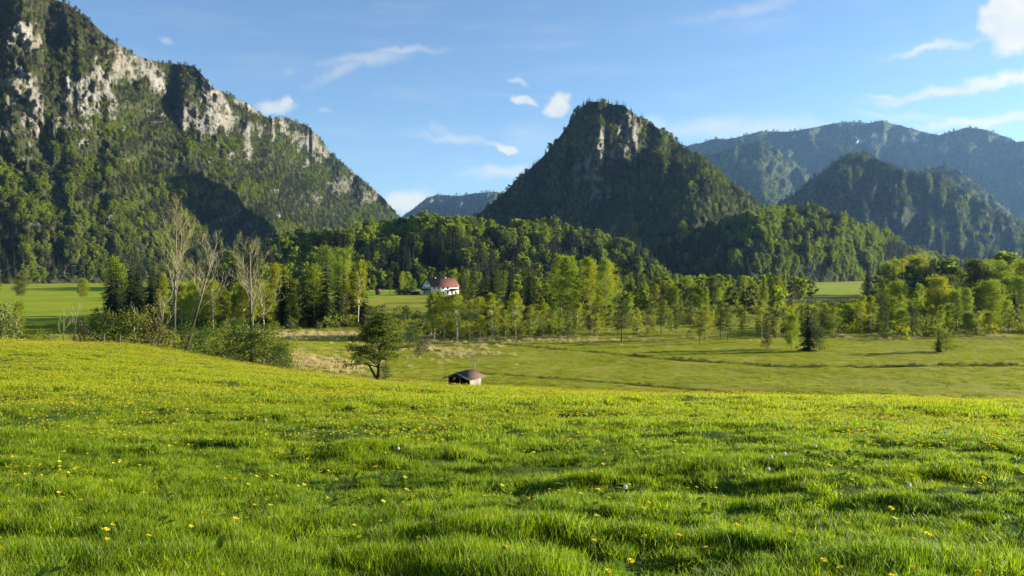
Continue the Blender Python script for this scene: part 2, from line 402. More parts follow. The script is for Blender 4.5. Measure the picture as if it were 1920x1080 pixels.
def broad(H, R, base, nb, lpb, lsize, seed, leaf='beech', barkm='bark_grey', trunk_r=None, prof=None, up=.6, lean=(0, 0), fork=False, jit=.09, clump=4, sep=True, shape=1.0, trunk_n=6):
    """deciduous or pine tree: trunk, limbs and leaf sprays gathered in clumps; returns (trunk mesh, crown mesh)"""
    r = np.random.default_rng(seed); w = Geo(); lf = Geo()
    tr = trunk_r or H * .013
    hs = np.linspace(0, 1, 8); wob = np.cumsum(r.normal(0, .012 * H, (8, 2)), 0) * hs[:, None]
    TP = np.stack([lean[0] * hs ** 1.3 * H + wob[:, 0], lean[1] * hs ** 1.3 * H + wob[:, 1], hs * H * .96], 1)
    tube(w, TP, tr * (1 - hs * .88), trunk_n)
    prof = prof or (lambda t: np.sin(math.pi * min(1, (t * .85 + .12))) ** .6)
    pts = []
    for k in range(nb):
        t = (k + r.random()) / nb
        z = base + (1 - base) * t * .97
        p0 = np.array([np.interp(z, hs, TP[:, i]) for i in range(3)])
        az = k * 2.4 + r.normal(0, .5); ln = R * prof(t) * r.uniform(.65, 1.12)
        u = up * r.uniform(.6, 1.4) * (.6 + .8 * t)
        q = np.linspace(0, 1, 4); d = np.array([math.cos(az), math.sin(az)])
        BP = np.stack([p0[0] + d[0] * ln * q, p0[1] + d[1] * ln * q, p0[2] + ln * (u * q - .25 * shape * q * q)], 1) + r.normal(0, .02 * R, (4, 3)) * q[:, None]
        tube(w, BP, np.maximum(tr * .4 * (1 - t * .6) * (1 - q * .85), .006), 3)
        nc = max(1, clump)
        for c_ in range(nc):
            qq = r.uniform(.35, 1.05); cpt = np.array([np.interp(min(qq, 1), q, BP[:, i]) for i in range(3)]) + r.normal(0, jit * R, 3)
            m_ = max(1, lpb // nc)
            pts.append(cpt + r.normal(0, 1, (m_, 3)) * np.array([1, 1, .7]) * R * .13)
    pts = np.concatenate(pts); cards(lf, pts, lsize, .8, .15, r)
    if not sep:
        g = Geo(); 
        for V_, (f_, _) in zip(w.V, w.Fq): pass
        g.V = w.V + lf.V; g.Fq = [(f, 0) for f, _ in w.Fq] + [(f + w.n, 1) for f, _ in lf.Fq]
        return g.mesh('tree', [M[barkm], M[leaf]])
    return w.mesh('trunk', [M[barkm]], True), lf.mesh('crown', [M[leaf]])
def spruce(H, R, levels, nbr, seed, leaf='spruce', fine=2, sep=True, base=.05):
    r = np.random.default_rng(seed); w = Geo(); lf = Geo()
    hs = np.linspace(0, 1, 4); tube(w, np.stack([hs * 0, hs * 0, hs * H * .97], 1), H * (.011 * (1 - .93 * hs) + .0006), 5)
    V = []
    for k in range(levels):
        t = (k + r.uniform(-.3, .3)) / levels; z0 = H * (base + (1 - base) * max(t, 0))
        rad = R * (1 - t) ** .85 * r.uniform(.82, 1.12) + .02 * H * (1 - t)
        for j in range(nbr):
            az = j * 2 * math.pi / nbr + k * 1.7 + r.normal(0, .25); ln = rad * r.uniform(.65, 1.15)
            d = np.array([math.cos(az), math.sin(az), 0]); s_ = np.array([-d[1], d[0], 0])
            droop = r.uniform(.25, .55)
            for i in range(fine):
                a0 = i / fine; a1 = min(1.0, (i + 1.35) / fine)
                wd = ln * (.26 if fine > 1 else .46) * (1 - .55 * a0) * r.uniform(.8, 1.25) / max(1, fine ** .3)
                tl = r.uniform(-.3, .3)
                p0 = d * ln * a0; p1 = d * ln * a1
                p0 = p0 + [0, 0, z0 - droop * ln * a0 ** 1.2]; p1 = p1 + [0, 0, z0 - droop * ln * a1 ** 1.2]
                mid = (p0 * .55 + p1 * .45)
                V += [p0, mid + s_ * wd + [0, 0, -wd * (.45 + tl)], p1, mid - s_ * wd + [0, 0, -wd * (.45 - tl)]]
    V.append([0, 0, H * .93]); V.append([.03 * H * .3, 0, H * .95]); V.append([0, 0, H * 1.02]); V.append([-.01 * H, 0.008 * H, H * .95])
    V = np.array(V); lf.add(V, np.arange(len(V)).reshape(-1, 4))
    if not sep:
        g = Geo(); g.V = w.V + lf.V; g.Fq = [(f, 0) for f, _ in w.Fq] + [(f + w.n, 1) for f, _ in lf.Fq]
        return g.mesh('tree', [M['bark_dark'], M[leaf]])
    return w.mesh('trunk', [M['bark_dark']], True), lf.mesh('crown', [M[leaf]])
# ------------------------------------------------------------------ mountains and hills
def rock_material(name, floor1, floor2, rock1=(.075, .073, .066), rock2=(.31, .30, .26)):
    m = MT(name)
    sc = .03
    n1 = m.noise(sc, 5, .65, stretch=(1, 1, .7)); n2 = m.noise(sc * 6, 5, .7, stretch=(1, 1, .6)); n3 = m.noise(sc * .4, 3)
    fl = m.mix(m.rng(n2, .35, .65), floor1, floor2)
    rk = m.ramp(m.math('ADD', m.math('MULTIPLY', n1, .5), m.math('MULTIPLY', n2, .5)), [(.36, rock1), (.5, tuple(.55 * b + .45 * a for a, b in zip(rock1, rock2))), (.6, rock2)])
    n4 = m.noise(.35, 5, .75, stretch=(1, 1, .22)); rk = m.mix(m.rng(n4, .52, .62, 0, .75), rk, tuple(.55 * q for q in rock1)); rk = m.mix(m.rng(n3, .5, .7, 0, .5), rk, (.20, .16, .11))
    c = m.mix(m.attr('rock'), fl, rk); c = m.mix(m.attr('snow'), c, (.8, .8, .82))
    return m.bsdf(c, .95, .05, bump=n2, bstr=1.0, bdist=5.0)
M['hill'] = rock_material('wooded_hillside', (.02, .028, .010), (.035, .045, .014))
M['massif'] = rock_material('craggy_mountainside', (.022, .030, .010), (.055, .058, .022))
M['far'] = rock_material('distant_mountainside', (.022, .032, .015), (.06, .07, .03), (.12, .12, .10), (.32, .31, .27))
def mountain(name, ridge, foot, step, drow, slope, mat, rocks=(), snow=(), rough=(.05, .015, .01), depth=None, lower=6., seed=1, cs=(45, 90), rockthr=None, cliffslope=5., backz=2.2):
    ridge = np.array(ridge, float); foot = np.array(foot, float)
    px = np.arange(ridge[0, 0], ridge[-1, 0] + step, step); nc = len(px)
    rpy = np.interp(px, ridge[:, 0], ridge[:, 1]) + lower + 2.5 * fbm(px / 22, px * 0, seed, 4)
    Y0 = np.interp(px, foot[:, 0], foot[:, 1]); fpy = HY + CAMZ * F / Y0 + 1
    rpy = np.minimum(rpy, fpy - 1)
    nr = max(24, int((fpy - rpy).max() / drow)); tt = np.linspace(0, 1, nr)[:, None]
    PY_ = fpy + (rpy - fpy) * tt; PX_ = np.broadcast_to(px, PY_.shape).copy()
    e = (HY - PY_) / F
    rock = np.zeros_like(PY_); wob = fbm(PX_ / 18, PY_ / 26, seed + 3, 5, .6); wf = fbm(PX_ / 5, PY_ / 16, seed + 5, 4, .6)
    for (cx_, cy_, rx, ry, ang, op) in rocks:
        a_ = math.radians(ang); dx = PX_ - cx_; dy = -(PY_ - cy_)
        u_ = (dx * math.cos(a_) + dy * math.sin(a_)) / rx; v_ = (-dx * math.sin(a_) + dy * math.cos(a_)) / ry
        q = 1.15 - np.sqrt(u_ ** 2 + v_ ** 2) + wob * 1.2 + wf * .8
        rock = np.maximum(rock, op * np.clip(q * 3, 0, 1))
    rock = rock * np.clip(1.25 + 2.2 * fbm(PX_ / 11, PY_ / 6, seed + 7, 4, .6), 0, 1)
    if rockthr is not None:
        q = fbm(PX_ / 26, PY_ / 15, seed + 8, 5, .65); lo, hi, thr = rockthr
        rock = np.maximum(rock, np.clip((q - thr) * 5, 0, .8) * sig((PY_ - lo) / 15) * sig((hi - PY_) / 15))
    sn = np.zeros_like(PY_)
    for (cx_, cy_, rx, ry, ang) in snow:
        a_ = math.radians(ang); dx = PX_ - cx_; dy = -(PY_ - cy_)
        q = 1 - np.hypot((dx * math.cos(a_) + dy * math.sin(a_)) / rx, (-dx * math.sin(a_) + dy * math.cos(a_)) / ry) + wf * .9
        sn = np.maximum(sn, np.clip(q * 3, 0, 1))
    s_ = slope(PX_, PY_) if callable(slope) else np.full_like(PY_, slope)
    s_ = s_ * (1 + .35 * fbm(PX_ / 40, PY_ / 14, seed + 9, 3))
    s_ = s_ * (1 - rock) + cliffslope * rock
    s_ = np.maximum(s_, e + .12)
    de = np.diff(e, axis=0); g = de / (.5 * (s_[1:] + s_[:-1]) - .5 * (e[1:] + e[:-1]))
    lnY = np.log(Y0)[None, :] + np.concatenate([np.zeros((1, nc)), np.cumsum(g, 0)], 0)
    kk = int(26 / step); ker = np.hanning(2 * kk + 3)[1:-1]; ker /= ker.sum()
    pad_ = np.pad(lnY, ((0, 0), (kk, kk)), mode='edge'); sm = np.apply_along_axis(lambda a: np.convolve(a, ker, 'valid'), 1, pad_)
    lnY = sm + .25 * (lnY - sm)
    taper = np.clip((fpy - PY_) / 40, 0, 1)
    if depth is not None: lnY = lnY + depth(PX_, PY_)
    rid = 1 - np.abs(fbm(PX_ / cs[0], PY_ / cs[1], seed + 11, 4)) * 2.2
    lnY = lnY - taper * (rough[0] * rid + rough[1] * fbm(PX_ / (cs[0] * .3), PY_ / (cs[1] * .4), seed + 13, 4) * 2)
    lnY = lnY - rock * rough[2] * (fbm(PX_ / 9 + PY_ / 40, PY_ / 15 - PX_ / 50, seed + 15, 5, .6) * 2)
    Yg = np.exp(lnY); X = (PX_ - CX) / F * Yg; Z = CAMZ + e * Yg
    V = np.stack([X, Yg, Z], -1)
    lowv = V[:1].copy(); lowv[..., 2] = -3.0; lowv[..., 1] -= 2
    back = []
    h = np.maximum(V[-1:, :, 2] + 3, .5)
    for (dy, fz) in ((.12, .93), (.5, .62), (backz, 0)):
        b = V[-1:].copy(); b[..., 1] += h * dy; b[..., 0] += (PX_[-1:] - CX) / F * h * dy; b[..., 2] = -3 + h * fz; back.append(b)
    VV = np.concatenate([lowv, V] + back, 0)
    me = mesh_from(name, VV.reshape(-1, 3), [grid_faces(len(VV), nc)], [M[mat]], True)
    pad = lambda a: np.concatenate([a[:1], a] + [a[-1:] * .0] * 3, 0)
    set_attr(me, 'rock', pad(rock)); set_attr(me, 'snow', pad(sn))
    link(name, me, kind='structure')
    return dict(V=V, rock=rock, PX=PX_, PY=PY_)
def sample(T, spacing, r, rockkeep=.06, horiz=.5, extra=None):
    """random tree positions on a hillside, about one per spacing x spacing metres"""
    V = T['V']; a = V[:-1, :-1]; b = V[:-1, 1:]; c = V[1:, 1:]; d = V[1:, :-1]
    cr = np.cross(c - a, d - b) * .5; full = np.linalg.norm(cr, axis=-1); ho = np.abs(cr[..., 2])
    area = np.minimum(ho * horiz + full * (1 - horiz), ho * 3 + 5e9 * 0 + full * .35)
    rk = T['rock'][:-1, :-1]; area = area * (1 - rk * (1 - rockkeep))
    if extra is not None: area = area * extra(T['PX'][:-1, :-1], T['PY'][:-1, :-1])
    n = int(area.sum() / spacing ** 2); p = (area / area.sum()).ravel()
    i = r.choice(p.size, n, p=p); u = r.random(n)[:, None]; v = r.random(n)[:, None]
    f = lambda q: q.reshape(-1, 3)[i]
    P = f(a) * (1 - u) * (1 - v) + f(b) * u * (1 - v) + f(c) * u * v + f(d) * (1 - u) * v
    return P, T['PX'][:-1, :-1].ravel()[i], T['PY'][:-1, :-1].ravel()[i], T['rock'][:-1, :-1].ravel()[i]

MASSIF_ROCK = [(45, 62, 34, 14, 35, 1), (58, 80, 20, 22, 0, .9), (40, 160, 26, 40, 70, .9), (62, 205, 22, 38, 0, 1), (28, 170, 16, 34, 0, .7),
    (165, 180, 30, 40, 20, 1), (190, 150, 26, 26, 0, .9), (224, 122, 14, 30, 0, .9), (205, 180, 14, 30, 0, .9), (262, 112, 16, 18, 0, .8), (285, 145, 26, 14, -50, .9), (250, 130, 12, 26, 0, .7),
    (355, 212, 22, 26, 0, .8), (385, 150, 9, 26, 25, .9), (398, 190, 20, 42, 12, 1), (416, 222, 17, 32, 0, 1), (392, 235, 24, 20, 0, .9), (345, 205, 12, 22, 0, .5),
    (432, 172, 14, 6, -25, .6), (475, 203, 30, 6, -22, .8), (490, 240, 18, 12, 0, .5), (462, 268, 7, 30, 4, .8), (512, 248, 5, 30, 0, .9), (528, 228, 9, 28, 0, .9),
    (558, 262, 16, 18, -10, .6), (588, 272, 16, 22, 0, .7), (615, 277, 10, 20, 0, .8), (540, 250, 10, 14, 0, .6), (110, 240, 60, 10, 5, .6), (10, 250, 30, 12, 0, .5),
    (640, 345, 26, 14, 30, .5), (690, 375, 22, 12, 30, .5), (725, 380, 18, 14, -40, .5), (600, 370, 16, 14, 0, .4), (95, 345, 26, 12, 10, .5), (30, 300, 20, 8, 0, .45), (130, 400, 30, 8, -30, .4)]
massif = mountain('mountain', [(-420, -150), (-200, -110), (0, -60), (60, -30), (130, 2), (170, 30), (200, 60), (240, 88), (265, 100), (300, 108), (365, 118), (385, 140), (395, 155), (430, 170), (470, 190), (500, 212), (540, 215), (575, 228), (600, 250), (625, 285), (640, 300), (680, 330), (715, 360), (740, 388), (757, 412), (790, 445), (820, 480)],
    [(-420, 800), (0, 860), (200, 960), (400, 1150), (500, 1400), (600, 1900), (700, 2300), (820, 2700)], 2.5, 2.5,
    lambda X, Y: .62 + .12 * sig((300 - Y) / 30) + .75 * sig((230 - X) / 70), 'massif', MASSIF_ROCK, rough=(.016, .010, .005), seed=5, cs=(90, 80), rockthr=(170, 430, .38), lower=8)
cliff = [(1132, 280, 20, 38, 12, 1), (1170, 258, 24, 36, -10, .9), (1195, 240, 10, 28, 10, .45), (1108, 322, 30, 50, 10, 1), (1045, 335, 12, 28, 0, .45), (1180, 215, 20, 10, 0, .4), (1085, 260, 12, 20, 0, .3), (1118, 350, 10, 16, 0, .6)]
def cdep(X, Y):
    nose = 1188 + 142 * sig((Y - 305) / 14)
    right = np.logaddexp(0, (X - nose) / 14) * 14
    left = np.logaddexp(0, (1090 - X) / 20) * 20
    mid = np.clip((nose - X), 0, 300)
    return right * .0016 + left * .0006 + .00035 * mid
central = mountain('mountain', [(850, 445), (870, 425), (890, 400), (940, 360), (985, 315), (1010, 295), (1040, 262), (1060, 233), (1082, 203), (1098, 187), (1115, 182), (1135, 186), (1152, 191), (1166, 191), (1182, 201), (1198, 213), (1215, 222), (1245, 241), (1275, 262), (1300, 285), (1345, 315), (1380, 345), (1410, 368), (1440, 385), (1480, 410), (1560, 450), (1600, 500)],
    [(850, 1260), (1150, 1190), (1330, 1200), (1600, 1320)], 2.5, 2.5, lambda X, Y: .95 + 0 * X, 'massif', cliff, rough=(.03, .012, .012), depth=cdep, seed=31, cs=(60, 90), lower=7, backz=1.1)
midk = mountain('hill', [(380, 500), (420, 478), (480, 455), (530, 440), (600, 432), (660, 426), (700, 415), (740, 405), (800, 400), (860, 401), (900, 405), (925, 415), (945, 425), (965, 412), (1000, 405), (1040, 408), (1100, 420), (1150, 430), (1190, 440), (1215, 462), (1240, 485), (1270, 520)],
    [(380, 560), (700, 610), (900, 650), (1270, 800)], 6, 5, .38, 'hill', rough=(.04, .03, .0), seed=51, cs=(90, 90), lower=25)
rk = mountain('hill', [(1130, 500), (1180, 470), (1250, 440), (1330, 412), (1400, 396), (1440, 386), (1480, 381), (1520, 381), (1560, 390), (1610, 405), (1660, 425), (1700, 448), (1740, 462), (1800, 478), (1900, 500), (1960, 525)],
    [(1130, 900), (1450, 930), (1620, 960), (1960, 1300)], 5, 4, .6, 'hill', rough=(.05, .02, .0), seed=61, cs=(70, 80), lower=15,
    depth=lambda X, Y: np.logaddexp(0, (X - 1430) / 25) * 25 * .0011 + np.logaddexp(0, (1410 - X) / 20) * 20 * .0006)
cone = mountain('mountain', [(1400, 430), (1440, 400), (1470, 375), (1520, 335), (1570, 300), (1600, 287), (1630, 287), (1660, 302), (1690, 315), (1720, 322), (1745, 323), (1765, 321), (1785, 335), (1800, 350), (1830, 367), (1870, 392), (1920, 420), (2050, 465), (2200, 500)],
    [(1400, 2500), (1620, 2300), (2200, 2700)], 4, 4, .7, 'massif', [(1640, 330, 20, 12, 0, .2), (1590, 365, 9, 16, -20, .3), (1680, 410, 8, 12, 0, .25)], rough=(.05, .025, .01), seed=71, cs=(35, 80), lower=4,
    depth=lambda X, Y: np.logaddexp(0, (X - 1620) / 15) * 15 * .0006 + np.logaddexp(0, (1600 - X) / 15) * 15 * .0008)
spur1 = mountain('mountain', [(1240, 330), (1290, 295), (1340, 285), (1400, 268), (1430, 262), (1455, 275), (1480, 292), (1520, 325), (1560, 362), (1620, 420)],
    [(1240, 4300), (1430, 4000), (1620, 4500)], 5, 5, .8, 'far', rough=(.03, .02, .01), seed=81, cs=(30, 70), lower=2, depth=lambda X, Y: np.logaddexp(0, (X - 1400) / 12) * 12 * .0009)
spur2 = mountain('mountain', [(1640, 370), (1720, 318), (1775, 306), (1800, 318), (1830, 342), (1890, 392), (1950, 440), (2000, 470)],
    [(1640, 4000), (1790, 3600), (2000, 4000)], 5, 5, .8, 'far', rough=(.03, .02, .01), seed=91, cs=(30, 70), lower=2, depth=lambda X, Y: np.logaddexp(0, (X - 1780) / 12) * 12 * .0009)
rangeT = mountain('mountain_range', [(1200, 330), (1240, 300), (1290, 272), (1330, 262), (1380, 258), (1420, 247), (1480, 245), (1520, 240), (1540, 235), (1580, 229), (1630, 230), (1655, 224), (1680, 232), (1720, 243), (1760, 252), (1785, 245), (1820, 237), (1850, 243), (1890, 258), (1905, 266), (1940, 262), (2100, 290), (2400, 330), (2700, 420)],
    [(1200, 5600), (2700, 5600)], 5, 5, .85, 'far', [(1720, 268, 26, 6, -15, .6), (1650, 262, 30, 8, 0, .3), (1765, 280, 16, 7, 20, .6), (1860, 300, 60, 6, 10, .35), (1560, 260, 30, 5, 0, .4)],
    snow=[(1642, 254, 7, 5, 20), (1536, 261, 6, 2, 0), (1612, 266, 6, 2, 0), (1716, 262, 6, 3, -20), (1758, 278, 7, 3, -20), (1775, 279, 4, 7, -30), (1490, 256, 5, 2, 0)],
    rough=(.06, .03, .01), seed=101, cs=(60, 120), lower=1)
leftfar = mountain('mountain_range', [(640, 470), (700, 430), (750, 407), (780, 388), (800, 372), (820, 365), (850, 366), (880, 365), (920, 360), (960, 362), (1020, 380), (1100, 450)],
    [(640, 6500), (1100, 6500)], 4, 4, .6, 'far', [(800, 380, 30, 5, 10, .3)], rough=(.05, .03, .01), seed=111, cs=(40, 60), lower=0)
rise = mountain('hill', [(1690, 552), (1740, 535), (1790, 520), (1850, 512), (1910, 512), (1980, 518), (2200, 530)], [(1690, 430), (2200, 420)], 8, 3, .3, 'hill', rough=(.03, .02, 0), seed=121, lower=0)

# woods on the hills: far-off trees nobody could count
far_spruce = [spruce(1, .17, 11, 7, 200 + i, fine=1, sep=False) for i in range(3)]
for q in far_spruce: q.materials[1] = M['spruce']
far_beech = [broad(1, .34, .16, 24, 38, .047, 210 + i, 'beech', 'bark_dark', sep=False, clump=2, trunk_n=3) for i in range(3)]
far_dim = [broad(1, .35, .2, 18, 32, .055, 220 + i, 'beech_dim', 'bark_dark', sep=False, clump=2, trunk_n=3) for i in range(2)]
far_brown = [broad(1, .30, .25, 14, 22, .045, 230 + i, 'brown', 'bark_dark', sep=False, clump=2, trunk_n=3) for i in range(2)]
SRC = far_spruce + far_beech + far_dim + far_brown     # 0-2 spruce, 3-5 beech, 6-7 dim, 8-9 brown
def pick(kind, r):
    lo = np.array([0, 3, 6, 8])[kind]; n = np.array([3, 3, 2, 2])[kind]
    return lo + (r.random(len(kind)) * n).astype(int)
def forest(T, spacing, hmean, mixfn, label, seed, rockkeep=.015, extra=None, sink=.5):
    r = np.random.default_rng(seed); P, px, py, rk_ = sample(T, spacing, r, rockkeep, extra=extra); n = len(P)
    kind = mixfn(px, py, P, r); h = hmean * r.lognormal(0, .15, n) * np.where(kind == 0, 1.12, .88) * (1 - .45 * rk_)
    if T is massif: h = h * (.68 + .38 * sig((py - 300) / 60))
    P[:, 2] -= sink
    s = np.stack([h * r.uniform(.85, 1.2, n), h * r.uniform(.85, 1.2, n), h], 1)
    rot = np.stack([r.normal(0, .04, n), r.normal(0, .04, n), r.uniform(0, 6.28, n)], 1)
    scatter('forest', P, rot, s, pick(kind, r), SRC, label=label, category='forest'); return n
def kinds(p_spruce, p_beech, p_dim, r):
    u = r.random(len(p_spruce)); return np.where(u < p_spruce, 0, np.where(u < p_spruce + p_beech, 1, np.where(u < p_spruce + p_beech + p_dim, 2, 3)))
def mix_massif(px, py, P, r):
    cl = fbm(px / 60, py / 40, 301, 4); top = sig((190 - py + .25 * (px - 300)) / 35)
    ps = np.clip(.50 - 1.1 * cl - .15 * top + .2 * sig((px - 420) / 50) + .28 * sig((py - 425) / 20), .08, .95); pb = np.clip(.42 + cl, 0, .8) * (1 - top); pd = .35 * (1 - top) + .12
    return kinds(ps, pb * (1 - ps), pd * (1 - ps), r)
def mix_dark(px, py, P, r):
    cl = fbm(px / 40, py / 40, 311, 3); ps = np.clip(.68 - 1.2 * cl, .15, .97); return kinds(ps, (1 - ps) * .35, (1 - ps) * .55, r)
def mix_knoll(px, py, P, r):
    cl = fbm(px / 70, py / 30, 321, 3); ps = np.clip(.50 - 1.5 * cl + .35 * sig((py - 465) / 12), .08, .96); return kinds(ps, (1 - ps) * .85, (1 - ps) * .13, r)
NF = 0
NF += forest(massif, 6.1, 12.5, mix_massif, 'mixed spruce and beech wood climbing the craggy left mountain', 1)
NF += forest(central, 7.0, 12.5, mix_dark, 'dark wood covering the steep cone shaped mountain in the centre', 2)
NF += forest(midk, 4.9, 14, mix_knoll, 'sunlit mixed wood on the low knoll below the cone mountain', 3)
NF += forest(rk, 5.2, 12.5, mix_knoll, 'half shaded wood on the rounded hill right of centre', 4)
NF += forest(cone, 11, 18, mix_dark, 'hazy wood on the pointed hill at the right', 5)
NF += forest(spur1, 20, 22, mix_dark, 'blue hazy wood on the far spur left of the pointed hill', 6)
NF += forest(spur2, 20, 22, mix_dark, 'blue hazy wood on the far spur behind the pointed hill', 7)
NF += forest(rangeT, 26, 24, mix_dark, 'blue hazy wood on the long mountain range at the right', 8)
NF += forest(leftfar, 34, 26, mix_dark, 'blue wood on the distant ridge in the valley gap', 9)
NF += forest(rise, 7, 15, mix_knoll, 'leafy wood on the slight rise at the right edge', 10)
print('forest instances', NF)

# the air of the valley
hb = bpy.data.materials.new('valley_air'); hb.use_nodes = True; t = hb.node_tree; t.nodes.clear()
pv = t.nodes.new('ShaderNodeVolumePrincipled'); pv.inputs['Density'].default_value = HAZE = 2.7e-5
pv.inputs['Color'].default_value = (.30, .58, 1.0, 1); pv.inputs['Anisotropy'].default_value = .2
o_ = t.nodes.new('ShaderNodeOutputMaterial'); t.links.new(pv.outputs[0], o_.inputs['Volume'])
x0, x1, y0, y1, z0, z1 = -28500, 36000, -3000, 12800, -4.2, 1640
Vb = [(x, y, z) for x in (x0, x1) for y in (y0, y1) for z in (z0, z1)]
link('haze', mesh_from('haze', Vb, [np.array([[0, 1, 3, 2], [4, 6, 7, 5], [0, 4, 5, 1], [2, 3, 7, 6], [0, 2, 6, 4], [1, 5, 7, 3]])], [hb]), kind='stuff', label='thin blue evening haze over the whole valley', category='haze')
# ------------------------------------------------------------------ individual trees
ORD = lambda k: f"{k}{'th' if 10 <= k % 100 <= 20 else {1: 'st', 2: 'nd', 3: 'rd'}.get(k % 10, 'th')}"
def prof_birch(t): return (math.sin(math.pi * min(1, t * .8 + .18))) ** .7 * (1 - .35 * t)
def prof_round(t): return math.sqrt(max(.03, 1 - (1.75 * t - .75) ** 2))
def prof_pine(t): return (.55 + .55 * t) * (1 - max(0, t - .6) * 1.4)
LIB = {}
LIB['birch'] = [(9.0, *broad(9, 1.6 + .25 * (i % 3), [.16, .28, .22, .32, .18][i], 44, 66, .105, 400 + i, 'birch', 'bark_birch', .085, prof_birch, 1.1, lean=(.03 * (i - 2), 0), clump=3, jit=.10)) for i in range(5)]
LIB['poplar'] = [(17.0, *broad(17, [2.5, 3.3, 2.9, 3.7][i], [.12, .22, .16, .25][i], 66, 74, .165, 410 + i, ['bright', 'birch', 'beech'][i % 3], 'bark_pale', .15, prof_birch, 1.0, clump=3)) for i in range(4)]
LIB['broadleaf'] = [(13.0, *broad(13, 4.3, .16, 70, 110, .19, 420 + i, ['bright', 'beech', 'beech_dim', 'birch', 'beech'][i], 'bark_grey', .2, prof_round, .75, clump=4, jit=.12)) for i in range(5)]
LIB['spruce'] = [(16.0, *spruce(16, 2.9, 34, 11, 430 + i, 'spruce', 4)) for i in range(4)]
LIB['pine'] = [(11.0, *broad(11, 2.1, .30, 30, 72, .12, 440 + i, 'pine', 'bark_pine', .13, prof_pine, .5, lean=(.04 * (i - 1), 0), clump=3, jit=.07, shape=.4)) for i in range(3)]
LIB['shrub'] = [(3.4, *broad(3.4, 2.1, .04, 40, 52, .09, 450 + i, ['olive', 'darkshrub', 'olive', 'heath'][i], 'bark_grey', .05, lambda t: 1.0 - .55 * t, .85, clump=3, jit=.12)) for i in range(4)]
NAMES = dict(birch=('birch_tree', 'birch'), poplar=('tall_birch_tree', 'birch'), broadleaf=('broadleaf_tree', 'tree'), spruce=('spruce_tree', 'spruce'), pine=('pine_tree', 'pine'), shrub=('shrub', 'shrub'))
ADJ = dict(birch='airy birch', poplar='tall birch', broadleaf='leafy tree', spruce='pointed spruce', pine='open pine', shrub='shrub')
def thing(name, label, cat, loc, rz=0., group=None, scale=1.):
    o = bpy.data.objects.new(name, None); COL.objects.link(o); o.location = loc; o.rotation_euler = (0, 0, rz); o.scale = (scale,) * 3
    o.empty_display_size = .2; o['label'] = label; o['category'] = cat
    if group: o['group'] = group
    return o
def put_tree(kind, x, y, h, label, group=None, var=None, wide=1., r=random, z=None, name=None, cat=None):
    H, tm, cm = LIB[kind][var if var is not None else r.randrange(len(LIB[kind]))]
    zz = (float(ground_z(x, y)) if z is None else z) - .12
    t = thing(name or NAMES[kind][0], label, cat or NAMES[kind][1], (x, y, zz), r.uniform(0, 6.28), group)
    s = h / H; t.scale = (s * wide, s * wide, s)
    link('trunk', tm, t); link('crown', cm, t); return t
# belts: px range, photo row of the feet, number, height m, kinds, phrase, group
BELTS = [
 (805, 1066, 628, 641, 27, 5.0, 10.2, dict(birch=9, poplar=0, pine=.6), 'in the birch row behind the dry reeds', 'birches in the front row'),
 (470, 680, 598, 613, 30, 11, 19, dict(spruce=5, birch=4, poplar=4), 'in the wood edge behind the wide pine', 'trees of the wood edge left of the field'),
 (204, 318, 590, 612, 24, 14, 21, dict(spruce=9, poplar=1), 'in the dark clump right of the left field', 'trees of the dark clump at the left'),
 (285, 560, 606, 621, 26, 8, 13.5, dict(birch=6, poplar=4), 'behind the tall bare trees', 'golden birches behind the bare trees'),
 (1050, 1150, 584, 600, 11, 15, 20, dict(poplar=1), 'in the tall pale clump below the knoll', 'tall pale trees below the knoll'),
 (1150, 1500, 556, 590, 46, 8, 13.5, dict(poplar=6, spruce=2, birch=1, broadleaf=1), 'in the middle belt below the dark hill', 'trees of the middle belt'),
 (1080, 1490, 624, 643, 24, 4, 9, dict(birch=5, pine=4), 'on the brown margin of the mire', 'scattered trees on the mire margin'),
 (1495, 1925, 612, 631, 36, 4.5, 9.5, dict(birch=4, broadleaf=3, pine=3), 'in the front of the right belt', 'front trees of the right belt'),
 (1500, 1925, 572, 600, 38, 6.5, 12, dict(poplar=4, broadleaf=4, spruce=3, pine=2), 'in the back of the right belt', 'back trees of the right belt'),
 (868, 1000, 575, 600, 15, 13, 18, dict(spruce=5, pine=5, poplar=1), 'in the dark clump right of the farmhouse', 'dark trees beside the farmhouse'),
 (795, 868, 590, 600, 9, 6, 8.5, dict(birch=1), 'standing below the white farmhouse', 'birches below the farmhouse'),
 (975, 1240, 548, 560, 20, 17, 22, dict(spruce=6, poplar=1), 'along the foot of the wooded knoll', 'trees at the foot of the knoll'),
 (1795, 1935, 560, 575, 9, 16, 20, dict(broadleaf=1), 'in the large leafy clump at the right edge', 'large trees at the right edge'),
 (1610, 1790, 553, 562, 15, 17, 22, dict(spruce=4, broadleaf=1), 'in the dark wood behind the right belt', 'dark trees behind the right belt'),
]
placed = []
rt = random.Random(5)
